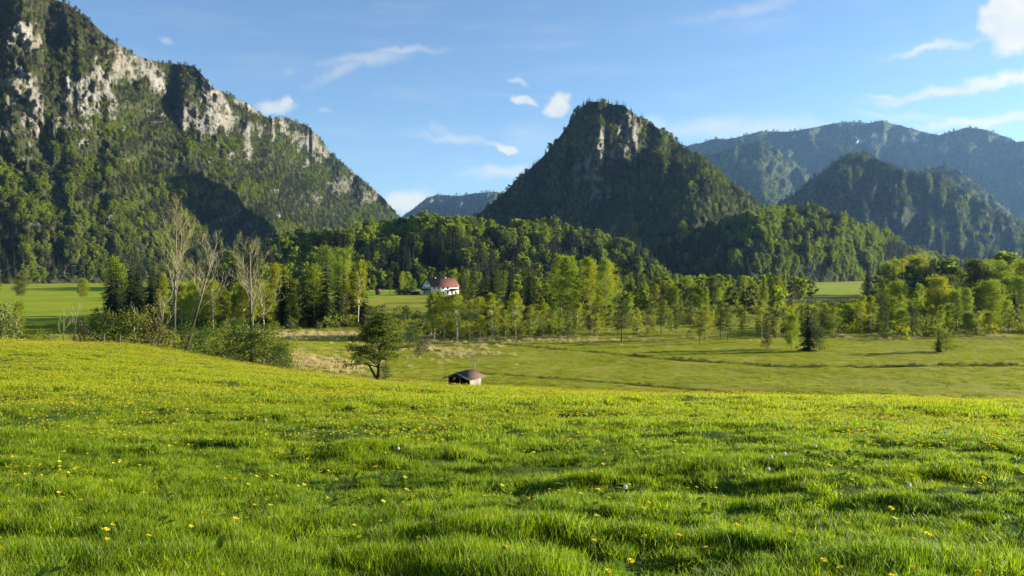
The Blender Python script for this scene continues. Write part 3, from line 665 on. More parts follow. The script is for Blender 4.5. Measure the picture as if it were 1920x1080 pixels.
for (a, b, p0, p1, n, h0, h1, ks, phrase, grp) in BELTS:
    cand = []; tries = 0
    while len(cand) < n and tries < 4000:
        tries += 1
        px = rt.uniform(a, b); py = rt.uniform(p0, p1)
        if 1492 < px < 1612 and 548 < py < 605: continue
        X, Y, Z = hit(px, py, 125.)
        md = 2.2 if tries < 2000 else 1.2
        if any((X - q[0]) ** 2 + (Y - q[1]) ** 2 < md * md for q in placed): continue
        kind = rt.choices(list(ks), list(ks.values()))[0]
        placed.append((X, Y)); cand.append((X / Y, X, Y, Z, kind, rt.uniform(h0, h1) if kind != 'spruce' else rt.uniform(.5 * (h0 + h1), h1)))
    cand.sort(); cnt = {}
    for (_, X, Y, Z, kind, h) in cand:
        cnt[kind] = cnt.get(kind, 0) + 1
        if (a, b) == (1495, 1925) and kind == 'broadleaf': h *= .8
        if p0 >= 606 and 1490 < CX + F * X / Y < 1615: h = min(h, 6.2)
        lab = f"{ORD(cnt[kind])} {ADJ[kind]} from left {phrase}"
        put_tree(kind, X, Y, h, lab, grp, wide=rt.uniform(.85, 1.15), r=rt)
# trees known one by one
def solo(kind, px, py, hpx, label, var=None, wide=1., Y=None, name=None, cat=None, group=None):
    if Y is None: X, Yv, Z = hit(px, py, 60.)
    else: Yv = Y; X = (px - CX) / F * Y
    h = hpx * Yv / F
    return put_tree(kind, X, Yv, h, label, group, var, wide, name=name, cat=cat)
solo('spruce', 1515, 659, 112, 'black green spruce standing alone on the meadow in front of the right belt', 0, 1.0)
solo('broadleaf', 1484, 656, 66, 'small bright leafy tree left of the lone dark spruce', 0, .62)
solo('shrub', 1536, 659, 40, 'green shrub hugging the right foot of the lone dark spruce', 1, .75)
solo('shrub', 1438, 655, 26, 'brown leafless shrub left of the lone dark spruce', 3, .8)
solo('spruce', 1760, 661, 42, 'low young spruce inside the lone bush on the right meadow', 1, 1.3)
solo('shrub', 1774, 661, 38, 'green round bush standing alone on the right meadow', 0, 1.25)
solo('pine', 1312, 648, 66, 'slim dark pine on the mire margin with a long shadow', 2, .8)
solo('pine', 1165, 641, 84, 'bushy pine at the mire margin left of the slim dark pine', 0, 1.1)
solo('broadleaf', 38, 560, 42, 'round olive tree standing in the bright left field', 2, .95)
solo('broadleaf', 157, 562, 37, 'thin round tree at the right end of the bright left field', 3, .85)
solo('broadleaf', -8, 555, 30, 'tree cut by the left edge of the bright left field', 2, .9)
solo('pine', 731, 553, 34, 'single flat crowned pine in the field left of the farmhouse', 1, 1.1)
solo('poplar', 754, 552, 44, 'bright slim tree between the single pine and the farmhouse', 1, .9)
solo('broadleaf', 775, 551, 26, 'small tree just left of the farmhouse', 1, .8)
solo('spruce', 668, 575, 90, 'dark spruce at the left end of the field before the farmhouse', 3, .9)
solo('broadleaf', 640, 560, 90, 'tall bright rounded tree above the wood edge left of the field', 0, .7)
solo('broadleaf', 610, 556, 86, 'bright rounded tree beside the tallest dark spruce', 4, .75)
solo('spruce', 612, 614, 150, 'tallest dark spruce in front of the wood edge', 0, 1.1)
solo('spruce', 583, 612, 130, 'second tallest dark spruce of the wood edge', 2, .95)
for k, (px, py, h, v) in enumerate([(795, 549, 30, 1), (830, 546, 34, 3), (850, 546, 40, 0), (872, 546, 38, 3), (885, 548, 30, 2)]):
    solo('broadleaf', px, py, h, f'leafy garden tree behind the farmhouse, {ORD(k + 1)} from the left', v, .8, Y=530 + 4 * k, group='garden trees behind the farmhouse')

# the wide, low pine at the foot of the meadow
def wide_pine():
    r = np.random.default_rng(77); w = Geo(); lf = Geo(); Hh = 9.0
    TP = np.array([[0, 0, 0], [.15, 0, 1.2], [.25, .1, 3.0], [.3, 0, 5.0], [.5, .1, 7.2], [.62, 0, 9.0]]); tube(w, TP, [.30, .24, .19, .13, .07, .02], 8)
    pts = []
    def limb(p0, p1, rad, sag, n, cl):
        q = np.linspace(0, 1, 7)[:, None]; P = p0 + (p1 - p0) * q + np.array([0, 0, 1]) * (np.sin(q * math.pi) * sag) + r.normal(0, .05, (7, 3)) * q
        tube(w, P, rad * (1 - q[:, 0] * .85), 5)
        for i in range(n):
            t = r.uniform(.28, 1.0); c0 = np.array([np.interp(t, q[:, 0], P[:, j]) for j in range(3)])
            d = r.normal(0, 1, 3) * [.5, .5, .18] + [0, 0, .18]; c1 = c0 + d
            tube(w, np.stack([c0, (c0 + c1) / 2 + [0, 0, .06], c1]), [.022, .016, .008], 3)
            pts.append(c1 + r.normal(0, 1, (cl, 3)) * [.26, .26, .09])
    tube(w, np.array([[-.1, 0, 0], [-.45, .1, .9], [-1.0, .1, 1.9], [-1.7, .2, 2.6]]), [.2, .16, .12, .06], 6)
    for k in range(66):
        t = r.uniform(.0, 1); z = .17 + .74 * t; p0 = np.array([np.interp(z * Hh, TP[:, 2], TP[:, j]) for j in range(3)])
        az = k * 2.4 + r.normal(0, .3); ln = (5.0 * (1 - t) ** 1.05 + .45) * r.uniform(.7, 1.08)
        p1 = p0 + np.array([math.cos(az) * ln, math.sin(az) * ln, ln * r.uniform(-.02, .3) + .1])
        limb(p0, p1, .085 * (1 - .6 * t), .10 * ln, int(16 * (1 - .5 * t)) + 5, 26)
    cards(lf, np.concatenate(pts), .085, .8, .2, r)
    return w.mesh('trunk', [M['bark_dark']], True), lf.mesh('crown', [M['pineolive']])
tm, cm = wide_pine(); X, Y, Z = hit(708, 713, 88.)
t = thing('pine_tree', 'wide old pine with dark trunk at the foot of the meadow left of the hut', 'pine', (X, Y, Z - .1), 0.3); link('trunk', tm, t); link('crown', cm, t)
solo('shrub', 722, 712, 30, 'small green bush at the foot of the wide spreading pine', 1, .7, Y=Y - .5)

# leafless trees
def bare(H, seed, spread=.5, lean=(0, 0), r0=.2, nmain=9, base=.35, depth=3, buds=0, tw=1.0, wobble=.05):
    r = np.random.default_rng(seed); w = Geo(); tw_ = Geo(); tips = []
    def grow(p, d, ln, rad, lev):
        n = 5; P = [p]; dd = d / np.linalg.norm(d)
        for i in range(n - 1):
            dd = dd + r.normal(0, .13, 3) + np.array([0, 0, .07 if lev > 0 else .03]); dd /= np.linalg.norm(dd); P.append(P[-1] + dd * ln / (n - 1))
        P = np.array(P); tube(w if lev <= 1 else tw_, P, (rad if lev <= 1 else max(rad, .017)) * (1 - np.linspace(0, 1, n) * .75), 5 if lev <= 1 else 3)
        if lev >= depth: tips.append(P[-1]); tips.append(P[2]); return
        k = [7, 6, 5, 4][min(lev, 3)]
        for i in range(k):
            t = .25 + .75 * (i + r.random()) / k; q = t * (n - 1); a = int(min(q, n - 2)); pp = P[a] + (P[a + 1] - P[a]) * (q - a)
            tang = P[min(a + 1, n - 1)] - P[a]; tang /= np.linalg.norm(tang)
            side = r.normal(0, 1, 3); side -= tang * side.dot(tang); side /= np.linalg.norm(side)
            grow(pp, tang * .8 + side * (.55 + .3 * r.random()) + np.array([0, 0, .15]), ln * r.uniform(.38, .62) * (1.1 - .4 * t), rad * .42, lev + 1)
    hs = np.linspace(0, 1, 9); wob = np.cumsum(r.normal(0, wobble * .3, (9, 2)), 0) * H * .12
    TP = np.stack([lean[0] * hs * H + wob[:, 0] * hs, lean[1] * hs * H + wob[:, 1] * hs, hs * H * .93], 1); tube(w, TP, r0 * (1 - hs * .88), 8)
    for i in range(nmain):
        t = base + (1 - base) * ((i + r.random() * .7) / nmain) ** .9 * .96
        p = np.array([np.interp(t, hs, TP[:, j]) for j in range(3)]); az = i * 2.4 + r.normal(0, .4)
        d = np.array([math.cos(az) * spread, math.sin(az) * spread, r.uniform(.55, .95)])
        ln = H * (.36 * (1.15 - t)) + .08 * H
        grow(p, d, ln * r.uniform(.8, 1.2), r0 * .42 * (1.2 - t), 1)
    meshes = [w.mesh('trunk', [M['bark_pale'] if tw < 1 else M['bark_mix']], True), tw_.mesh('twigs', [M['twig']])]
    if buds:
        lf = Geo(); tp = np.array(tips); i = r.integers(0, len(tp), buds); cards(lf, tp[i] + r.normal(0, .22, (buds, 3)), .055, .8, 0, r); meshes.append(lf.mesh('buds', [M['olive']]))
    return meshes
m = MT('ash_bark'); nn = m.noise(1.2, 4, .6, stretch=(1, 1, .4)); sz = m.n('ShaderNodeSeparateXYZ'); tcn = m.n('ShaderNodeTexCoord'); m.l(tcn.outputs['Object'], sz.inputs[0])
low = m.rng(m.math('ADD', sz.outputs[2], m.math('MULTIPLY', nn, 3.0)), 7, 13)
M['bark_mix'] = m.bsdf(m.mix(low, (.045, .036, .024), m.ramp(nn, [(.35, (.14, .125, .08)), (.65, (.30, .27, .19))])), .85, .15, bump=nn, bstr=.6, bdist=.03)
m = MT('twig_bark'); M['twig'] = m.bsdf(m.ramp(m.noise(.8, 2), [(.3, (.19, .17, .085)), (.7, (.32, .29, .16))]), .8, .15)
def put_bare(mesh, px, Y, label, rz=0., scale=1., z=None, name='bare_tree', group=None):
    X = (px - CX) / F * Y; zz = float(ground_z(X, Y)) - .15 if z is None else z
    t = thing(name, label, 'tree', (X, Y, zz), rz, group, scale)
    for q, nm in zip(mesh, ('trunk', 'twigs', 'buds')):
        o = link(nm, q, t)
        if nm in ('twigs', 'buds'): o['kind'] = 'stuff'
    return t
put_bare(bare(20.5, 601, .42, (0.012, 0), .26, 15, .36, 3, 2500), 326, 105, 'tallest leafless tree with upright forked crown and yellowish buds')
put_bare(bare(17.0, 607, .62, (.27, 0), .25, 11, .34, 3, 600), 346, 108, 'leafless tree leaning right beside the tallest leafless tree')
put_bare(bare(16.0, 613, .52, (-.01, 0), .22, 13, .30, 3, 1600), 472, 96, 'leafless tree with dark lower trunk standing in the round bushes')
sb = [bare(5.6, 631, .6, (.03, 0), .07, 7, .3, 2, 60, .5), bare(6.2, 633, .55, (.14, 0), .08, 6, .45, 2, 40, .5), bare(4.6, 635, .55, (-.05, 0), .06, 7, .3, 2, 60, .5)]
put_bare(sb[0], 117, 98, 'thin pale leafless tree in the left hedge, left of the leaning one', 0, 1.1)
put_bare(sb[1], 133, 97, 'thin pale leafless tree leaning right in the left hedge', 0, 1.1)
put_bare(sb[2], 205, 97, 'short pale leafless tree rising from the hedge bushes', 1, 1.25)
put_bare(sb[0], 252, 99, 'pale twin stemmed leafless tree in the hedge left of the tallest tree', 2, 1.35)
put_bare(sb[1], 292, 100, 'pale leaning leafless trunk just left of the tallest tree', .2, 1.5)
put_bare(sb[2], 893, 96.5, 'small pale sapling behind the right corner of the hut', 0, 1.05)
put_bare(sb[0], 962, 92, 'low bare bush in the grass right of the hut', 0, .42)
# hedge along the left brow of the meadow
HEDGE = [(60, 100, 2.8, 0, 'low brown green hedge shrub right of the leafy sapling'), (95, 101, 3.0, 2, 'olive hedge shrub left of the two thin leafless trees'), (160, 98, 3.4, 3, 'brown twiggy hedge shrub right of the leaning thin tree'),
    (190, 95, 4.0, 1, 'dark green hedge bush below the short leafless tree'), (222, 97, 4.6, 0, 'olive hedge bush right of the short leafless tree'), (255, 97, 5.0, 2, 'tall olive hedge bush below the twin stemmed tree'),
    (290, 98, 4.4, 3, 'brownish hedge bush left of the tallest leafless tree'), (315, 100, 3.6, 0, 'hedge bush at the foot of the tallest leafless tree'), (350, 92, 3.4, 1, 'dark low bush right of the tallest leafless tree'),
    (385, 90, 3.4, 1, 'dark rounded bush where the hedge turns down the slope'), (418, 88, 3.6, 0, 'green bush in the middle of the lower hedge'), (447, 86, 4.0, 1, 'dark bush left of the third leafless tree'),
    (478, 85, 4.2, 1, 'dense green bush at the foot of the third leafless tree'), (508, 84, 4.2, 0, 'large round olive bush right of the third leafless tree'), (530, 86, 3.2, 2, 'yellowish round bush at the right end of the hedge'), (525, 80, 3.0, 1, 'bright low bush at the right end of the hedge'),
    (790, 125, 2.6, 3, 'brown shrub in the reeds right of the wide pine'), (775, 140, 3.0, 1, 'dark shrub behind the wide pine')]
for (px, Y, h, v, lab) in HEDGE:
    X = (px - CX) / F * Y; put_tree('shrub', X, Y, h, lab, 'bushes of the hedge' if Y < 105 else None, v, .95)
bl = (3.2, *broad(3.2, 2.0, .05, 40, 60, .09, 470, 'blossom', 'bark_grey', .05, lambda t: 1.0 - .5 * t, .85, clump=3)); LIB['blossom'] = [bl]; NAMES['blossom'] = ('flowering_shrub', 'shrub')
put_tree('blossom', (3 - CX) / F * 90, 90, 4.2, 'white blossoming bush at the left edge of the photo', var=0)
put_tree('birch', (33 - CX) / F * 93, 93, 6.0, 'bright green leafy sapling right of the white blossoming bush', var=1, wide=.9)
put_tree('shrub', (-45 - CX) / F * 92, 92, 3.5, 'green bush left of the white blossoming bush', var=0)

# low brush, reeds and sedge (stuff)
def zone(n, px0, px1, Y0, Y1, keep, r):
    px = r.uniform(px0, px1, n); Y = np.sqrt(r.uniform(Y0 ** 2, Y1 ** 2, n)); X = (px - CX) / F * Y; k = keep(X, Y, px) > r.random(n); X, Y = X[k], Y[k]
    return np.stack([X, Y, ground_z(X, Y)], 1)
def blades(nb, rad, h, w, seed, mat, bend=.45, segs=2):
    r = np.random.default_rng(seed); p = r.normal(0, rad * .55, (nb, 2)); az = r.uniform(0, 6.28, nb); hh = h * r.uniform(.55, 1.15, nb); b = bend * hh * r.uniform(.2, 1.3, nb)
    d = np.stack([np.cos(az), np.sin(az)], 1); s = np.stack([-d[:, 1], d[:, 0]], 1); ww = w * r.uniform(.7, 1.2, nb)[:, None]
    V = []
    for t, wf in ((0, .8), (.5, 1.0)) if segs == 2 else ((0, 1.),):
        c = np.concatenate([p + d * (b * t * t)[:, None], (hh * t * (1 - .1 * t))[:, None] - .01], 1)
        for sg in (-1, 1): V.append(c + np.concatenate([s * ww * wf * .5 * sg, np.zeros((nb, 1))], 1))
    V.append(np.concatenate([p + d * b[:, None], (hh * .9)[:, None]], 1))
    k = len(V); V = np.stack(V, 1).reshape(-1, 3); i = np.arange(nb)[:, None] * k
    fs = [i + np.array([[0, 1, 3, 2]]), i + np.array([[2, 3, 4]])] if segs == 2 else [i + np.array([[0, 1, 2]])]
    return mesh_from('tuft', V, fs, [mat])
r = np.random.default_rng(31)
rotz = lambda n, r: np.stack([r.normal(0, .08, n), r.normal(0, .08, n), r.uniform(0, 6.28, n)], 1)
M['sedge'] = leaf_mat('valley_sedge', [(0, (.16, .185, .013)), (.5, (.22, .235, .016)), (1, (.28, .275, .028))], .35, patch=.15)
M['ditchgrass'] = leaf_mat('dark_ditch_sedge', [(0, (.06, .06, .015)), (1, (.12, .11, .03))], .25)
sed = [blades(60, .5, .16, .022, 700 + i, M['sedge'], .6) for i in range(3)]
P = zone(60000, -200, 2120, 72, 205, lambda X, Y, px: np.clip(.62 + fbm(X / 9, Y / 6, 64, 4) * .9, .15, 1), r)
scatter('rough_grass', P, rotz(len(P), r), r.uniform(.6, 1.5, len(P)) * 1.0, r.integers(0, 3, len(P)), sed, label='rough yellow green grass covering the valley meadow', category='grass')
def inditch(X, Y, px):
    o = X * 0
    for (x0, y0, x1, y1, w, dp) in DITCH:
        t = (X - x0) / (x1 - x0); yc = y0 + (y1 - y0) * t + 1.2 * fbm(X / 12, Y * 0 + 3, 77, 2)
        o = np.maximum(o, np.exp(-((Y - yc) / (w * 1.1)) ** 2) * (t > -.02) * (t < 1.02))
    return o * np.clip(.55 + 1.5 * fbm(X / 3, Y / 3, 88, 3), 0, 1)
P = zone(90000, 800, 2120, 78, 165, inditch, r); dg = [blades(50, .3, .4, .02, 710 + i, M['ditchgrass'], .5) for i in range(2)]
scatter('ditch_sedge', P, rotz(len(P), r), r.uniform(.6, 1.4, len(P)), r.integers(0, 2, len(P)), dg, label='dark sedge growing along the winding meadow ditches', category='sedge')
rd = [blades(70, .6, .7, .03, 720 + i, M['straw'], .2) for i in range(2)]
def reedzone(X, Y, px):
    a = band(Y, 103, 112, 2) * band(X, -31, -21, 1.5) * .8 + band(Y, 163, 176, 4) * band(X, -60, -22, 4) * .6 + band(Y, 133, 175, 5) * band(X, -19, -5, 3) * .8 * np.clip(.3 + fbm(X / 5, Y / 5, 65, 3) * 2.5, 0, 1) + band(Y, 156, 162, 1.5) * band(X, -6, 16, 3) * .5 + .5 * band(Y, 163, 169, 2) * band(X, 40, 200, 8) * (fbm(X / 12, Y / 9, 66) > .1)
    return np.clip(a, 0, 1)
P = zone(34000, 480, 2000, 100, 182, reedzone, r); P = P[r.random(len(P)) < .8]
scatter('dry_reeds', P, rotz(len(P), r), r.uniform(.5, 1.0, len(P)), r.integers(0, 2, len(P)), rd, label='straw coloured dry reeds in patches behind the meadow', category='reeds')
def brushzone(X, Y, px):
    n_ = fbm(X / 10, Y / 10, 67, 4)
    return (np.clip(band(Y, 170, 330, 6) * band(px, 1040, 2000, 20) * np.clip(.15 + n_ * 1.6, 0, 1) + band(Y, 185, 260, 5) * band(px, 200, 800, 20) * np.clip(.3 + n_, 0, 1) + band(Y, 164, 185, 2) * band(px, 780, 1080, 10) * .5, 0, 1))
bs = [broad(1.0, .75, .03, 12, 14, .075, 730 + i, ['heath', 'olive', 'birch', 'darkshrub', 'bright', 'birch'][i], 'bark_grey', sep=False, clump=2, trunk_n=3, prof=lambda t: 1 - .5 * t) for i in range(6)]
P = zone(20000, 100, 2060, 160, 330, brushzone, r); n = len(P)
scatter('undergrowth', P, rotz(n, r), r.uniform(.6, 2.7, n), r.integers(0, 6, n), bs, label='low brown and olive brush under the valley trees', category='undergrowth')
# saplings and middle distance trees past the first three hundred, woods that close the gaps
def fillzone(X, Y, px):
    n_ = fbm(X / 25, Y / 25, 68, 3)
    a = band(Y, 260, 560, 10) * band(px, 980, 1500, 8) + band(Y, 230, 330, 10) * band(px, 225, 655, 8) + band(Y, 300, 560, 10) * band(px, 1640, 2150, 10) + band(Y, 330, 560, 10) * band(px, 880, 985, 6)
    return np.clip(a, 0, 1) * np.clip(.5 + n_ * 1.5, 0, 1)
P = zone(2600, 200, 2160, 230, 600, fillzone, r); n = len(P); kd = kinds(np.full(n, .5), np.full(n, .3), np.full(n, .15), r)
h = r.uniform(6, 10.5, n) * np.clip(.75 + (P[:, 1] - 230) / 500, 0, 1.3)
scatter('valley_woods', P, rotz(n, r), np.stack([h * .95, h * .95, h], 1), pick(kd, r), SRC, label='mixed woods on the valley floor behind the nearer trees', category='woods')
# ------------------------------------------------------------------ buildings
def boxv(g, x0, x1, y0, y1, z0, z1, mi=0):
    V = [(x, y, z) for x in (x0, x1) for y in (y0, y1) for z in (z0, z1)]
    g.add(V, [[0, 1, 3, 2], [4, 6, 7, 5], [0, 4, 5, 1], [2, 3, 7, 6], [0, 2, 6, 4], [1, 5, 7, 3]], mi)
def box(name, dims, mat, parent, **kw):
    g = Geo()
    for d in (dims if isinstance(dims[0], (tuple, list)) else [dims]): boxv(g, *d)
    return link(name, g.mesh(name, [mat]), parent, **kw)
def simple(name, c1, c2, scale=2., rough=.8, stretch=None, bd=.02):
    m = MT(name); n_ = m.noise(scale, 4, .6, stretch=stretch); return m.bsdf(m.ramp(n_, [(.3, c1), (.7, c2)]), rough, .2, bump=n_, bstr=.4, bdist=bd)
M['render'] = simple('white_render', (.68, .66, .60), (.80, .78, .73), .6)
M['tiles'] = simple('red_brown_roof_tiles', (.095, .042, .028), (.16, .07, .046), .8)
M['darkwood'] = simple('stained_and_shaded_wood', (.035, .022, .014), (.07, .045, .028), 3)
M['greywood'] = simple('weathered_grey_boards', (.16, .145, .12), (.34, .32, .27), 3, stretch=(1, 1, .2))
M['shingle'] = simple('old_brown_shingles', (.07, .045, .03), (.15, .10, .06), 5)
m = MT('window_glass'); M['glass'] = m.bsdf((.02, .025, .03), .08, .5)
def gable_roof(L_, W_, z0, hr, ov, th, mat, parent, name='roof'):
    g = Geo(); hw = W_ / 2 + ov; drop = hr * ov / (W_ / 2); x0, x1 = -L_ / 2 - ov, L_ / 2 + ov
    for s in (-1, 1):
        a = [(x0, s * hw, z0 - drop), (x1, s * hw, z0 - drop), (x1, 0, z0 + hr), (x0, 0, z0 + hr)]
        V = a + [(p[0], p[1], p[2] + th) for p in a]
        g.add(V, [[0, 1, 2, 3], [4, 5, 6, 7], [0, 1, 5, 4], [1, 2, 6, 5], [3, 0, 4, 7], [2, 3, 7, 6]])
    return link(name, g.mesh(name, [mat]), parent)
# farmhouse
Y = 478.; X = (826 - CX) / F * Y
fh = thing('farmhouse', 'white farmhouse with red brown gable roof on the slope below the wood', 'house', (X, Y, float(ground_z(X, Y)) + .2), math.radians(36))
Lh, Wh, Hh = 19., 11.5, 5.4
g = Geo(); x0, x1, y0, y1 = -Lh / 2, Lh / 2, -Wh / 2, Wh / 2
V = [(x0, y0, -.5), (x1, y0, -.5), (x1, y1, -.5), (x0, y1, -.5), (x0, y0, Hh), (x1, y0, Hh), (x1, y1, Hh), (x0, y1, Hh), (x0, 0, Hh + 4.4), (x1, 0, Hh + 4.4)]
g.add(V, [[0, 1, 5, 4], [1, 2, 6, 5], [2, 3, 7, 6], [3, 0, 4, 7]]); g.add([V[4], V[7], V[8], V[5], V[6], V[9]], [[0, 1, 2], [3, 4, 5]])
link('wall', g.mesh('wall', [M['render']]), fh)
rf = gable_roof(Lh, Wh, Hh + .12, 4.4, .9, .22, M['tiles'], fh)
for cx_ in (-3.5, 3.8): box('chimney', (cx_ - .3, cx_ + .3, .2, .8, Hh + 3.6, Hh + 5.2), M['render'], rf)
wf = Geo(); boxv(wf, -.62, .62, -.05, .03, -.75, .75); wfm = wf.mesh('window', [M['darkwood']]); wg = Geo(); boxv(wg, -.5, .5, -.07, -.055, -.63, .63); wgm = wg.mesh('pane', [M['glass']])
for lx in (-7.5, -4.6, -1.5, 1.8, 4.8, 7.6):
    for lz in (1.4, 4.2):
        if lx > 2 and lz > 2: continue
        w = link('window', wfm, fh, (lx, y0 - .02, lz)); link('pane', wgm, w)
for ly in (-3.4, 0, 3.4):
    for lz in (1.4, 4.2, 7.2):
        if lz > 6 and ly: continue
        w = link('window', wfm, fh, (x0 - .02, ly, lz), -math.pi / 2); link('pane', wgm, w)
b = box('balcony', [(x0 - 1.5, x0 - .01, -5, 5, 2.75, 2.95), (x0 - 1.5, x0 - 1.42, -5, 5, 2.95, 3.95), (x0 - 1.4, x0 - 1.25, -4.9, -4.75, -.4, 2.75), (x0 - 1.4, x0 - 1.25, 4.75, 4.9, -.4, 2.75)], M['darkwood'], fh)
box('balcony', [(2.4, 9.2, y0 - 1.3, y0 - .01, 2.75, 2.9), (2.4, 9.2, y0 - 1.3, y0 - 1.22, 2.9, 3.8)], M['darkwood'], fh, label='dark balcony on the long side')
# carport and shed
Y2 = 470.; X2 = (779 - CX) / F * Y2
cp = thing('carport', 'small flat roofed carport left of the farmhouse', 'carport', (X2, Y2, float(ground_z(X2, Y2))), .2)
box('roof', (-3, 3, -2.5, 2.5, 2.3, 2.5), M['render'], cp)
for (a, b_) in ((-2.8, -2.3), (2.8, -2.3), (-2.8, 2.3), (2.8, 2.3)): box('post', (a - .08, a + .08, b_ - .08, b_ + .08, -.3, 2.3), M['darkwood'], cp)
box('back_wall', (-2.6, 2.6, 2.1, 2.2, -.3, 2.28), M['darkwood'], cp)
Y3 = 478.; X3 = (709 - CX) / F * Y3
sh = thing('shed', 'little dark shed in the field left of the single pine', 'shed', (X3, Y3, float(ground_z(X3, Y3))), .3)
g = Geo(); boxv(g, -1.5, 1.5, -1.3, 1.3, -.3, 2.2); link('wall', g.mesh('wall', [M['darkwood']]), sh); gable_roof(3, 2.6, 2.22, 1.2, .35, .12, M['tiles'], sh)
hd = [broad(2.6, 2.4, .02, 26, 40, .18, 800 + i, 'darkshrub', 'bark_grey', .06, lambda t: 1 - .3 * t, .6, clump=3) for i in range(2)]
for k, px in enumerate((747, 753, 760, 767)):
    X4 = (px - CX) / F * 474; t = thing('hedge_bush', f'dark garden hedge bush left of the farmhouse, {ORD(k + 1)} from the left', 'bush', (X4, 474, float(ground_z(X4, 474)) - .1), k * 1.3, 'garden hedge by the farmhouse', 1.1)
    link('trunk', hd[k % 2][0], t); link('crown', hd[k % 2][1], t)
# hay hut at the foot of the meadow
X, Y, Z = hit(871, 727, 92.)
hut = thing('hay_hut', 'small old wooden hut with open dark front at the foot of the meadow', 'hut', (X, Y, Z), math.radians(-27))
Lb, Wb, Hb = 3.0, 2.7, 1.35
gr = gable_roof(Wb + .3, Lb, Hb + .03, .62, .42, .07, M['shingle'], hut); gr.rotation_euler = (0, 0, math.pi / 2)
n_ = 13
bw = Geo(); boxv(bw, -.045 - .06, .045 + .06, -.015, .015, 0, Hb); bm = bw.mesh('board', [M['greywood']]); bmd = bw.mesh('board', [M['darkwood']])
for k in range(n_):
    yk = -Wb / 2 + (k + .5) * Wb / n_; link('board', bm, hut, (Lb / 2, yk, .02 + .01 * (k % 3)), math.pi / 2)
    if k: link('board', bmd, hut, (-Lb / 2, yk, .02), math.pi / 2)  # left wall boards in dark wood: the hut's inner shade put into their colour
box('back_wall', (-Lb / 2 + .02, Lb / 2 - .02, Wb / 2 - .04, Wb / 2, 0, Hb), M['darkwood'], hut)
g = Geo(); g.add([(-Lb / 2, -Wb / 2 + .02, Hb), (Lb / 2, -Wb / 2 + .02, Hb), (0, -Wb / 2 + .02, Hb + .6), (-Lb / 2, -Wb / 2 + .06, Hb), (Lb / 2, -Wb / 2 + .06, Hb), (0, -Wb / 2 + .06, Hb + .6)], [[0, 1, 2], [3, 4, 5]]); link('gable', g.mesh('gable', [M['darkwood']]), hut)
for xx in (-Lb / 2 + .05, .1, Lb / 2 - .05): box('post', (xx - .05, xx + .05, -Wb / 2 + .07, -Wb / 2 + .17, 0, Hb), M['greywood'], hut)
g = Geo()
for s_ in (-1, 1):
    a = [(0, -Wb / 2 - .62, Hb + .62), (s_ * (Lb / 2 + .44), -Wb / 2 - .62, Hb - .17)]; V = [(p[0], p[1] + dy, p[2] + dz) for p in a for dy in (0, .04) for dz in (-.06, .1)]
    g.add(V, [[0, 1, 5, 4], [2, 3, 7, 6], [0, 2, 6, 4], [1, 3, 7, 5], [4, 5, 7, 6]])
link('barge_board', g.mesh('barge_board', [M['greywood']]), hut)
box('floor', (-Lb / 2, Lb / 2, -Wb / 2, Wb / 2, -.25, .02), M['darkwood'], hut)
# fences
def fence(pts, hpost, label, nwire=2):
    P0 = []
    for px, off in pts:
        Ys_ = np.linspace(30, 110, 400); Xs_ = (px - CX) / F * Ys_; e_ = (ground_z(Xs_, Ys_) - CAMZ) / Ys_; e_[Ys_ > 92] = -9
        i = int(np.argmax(e_)); Yb = Ys_[i] + off; Xb = (px - CX) / F * Yb; P0.append(np.array([Xb, Yb, float(ground_z(Xb, Yb))]))
    f = thing('wire_fence', label, 'fence', tuple(P0[0])); o0 = P0[0]
    pg = Geo(); tube(pg, [(0, 0, -.2), (0.01, 0, hpost * .5), (0, 0, hpost), (0, 0, hpost + .005)], [.032, .03, .028, .001], 6); pm = pg.mesh('post', [M['bark_grey']])
    rr_ = random.Random(3)
    for p in P0:
        q = link('post', pm, f, tuple(p - o0)); q.rotation_euler = (rr_.uniform(-.06, .06), rr_.uniform(-.06, .06), rr_.random())
    for k in range(nwire):
        hh = hpost * (.9 - .38 * k)
        for a, b_ in zip(P0[:-1], P0[1:]):
            g = Geo(); q = np.linspace(0, 1, 5)[:, None]; tube(g, (a - o0) * (1 - q) + (b_ - o0) * q + np.array([0, 0, 1]) * (hh - .06 * np.sin(q * math.pi)), [.004] * 5, 3); link('wire', g.mesh('wire', [M['greywood']]), f)
fence([(95, -.5), (145, -.5), (195, -.5), (225, -.5), (288, -.5), (352, -.3), (425, 0), (495, .2), (560, .3)], 1.0, 'wire fence of thin grey posts along the left brow of the meadow')
fence([(1205, .5), (1335, .5), (1478, .5), (1620, .5), (1775, .5), (1935, .5)], .75, 'wire fence of short thin posts along the right brow of the meadow', 1)

# ------------------------------------------------------------------ meadow grass and flowers
gm = MT('meadow_grass'); oi = gm.n('ShaderNodeObjectInfo')
p1 = gm.rng(gm.noise(.22, 4, .6), .35, .65); p2 = gm.rng(gm.noise(1.1, 3), .35, .65)
fac = gm.math('ADD', gm.math('ADD', gm.math('MULTIPLY', oi.outputs['Random'], .15), gm.math('MULTIPLY', gm.geo.outputs['Random Per Island'], .35)), gm.math('ADD', gm.math('MULTIPLY', p1, .3), gm.math('MULTIPLY', p2, .3)), clamp=True)
gc = gm.ramp(fac, [(.1, (.06, .12, .006)), (.45, (.13, .205, .006)), (.7, (.21, .275, .008)), (1, (.30, .34, .012))])
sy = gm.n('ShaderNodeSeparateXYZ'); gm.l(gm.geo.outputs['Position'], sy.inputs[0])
gc = gm.mix(gm.rng(sy.outputs[1], 8, 42, 0, .8), gc, (.31, .34, .007))  # farther blades tinted yellower: sunlight glow and dandelion yellow put into the colour
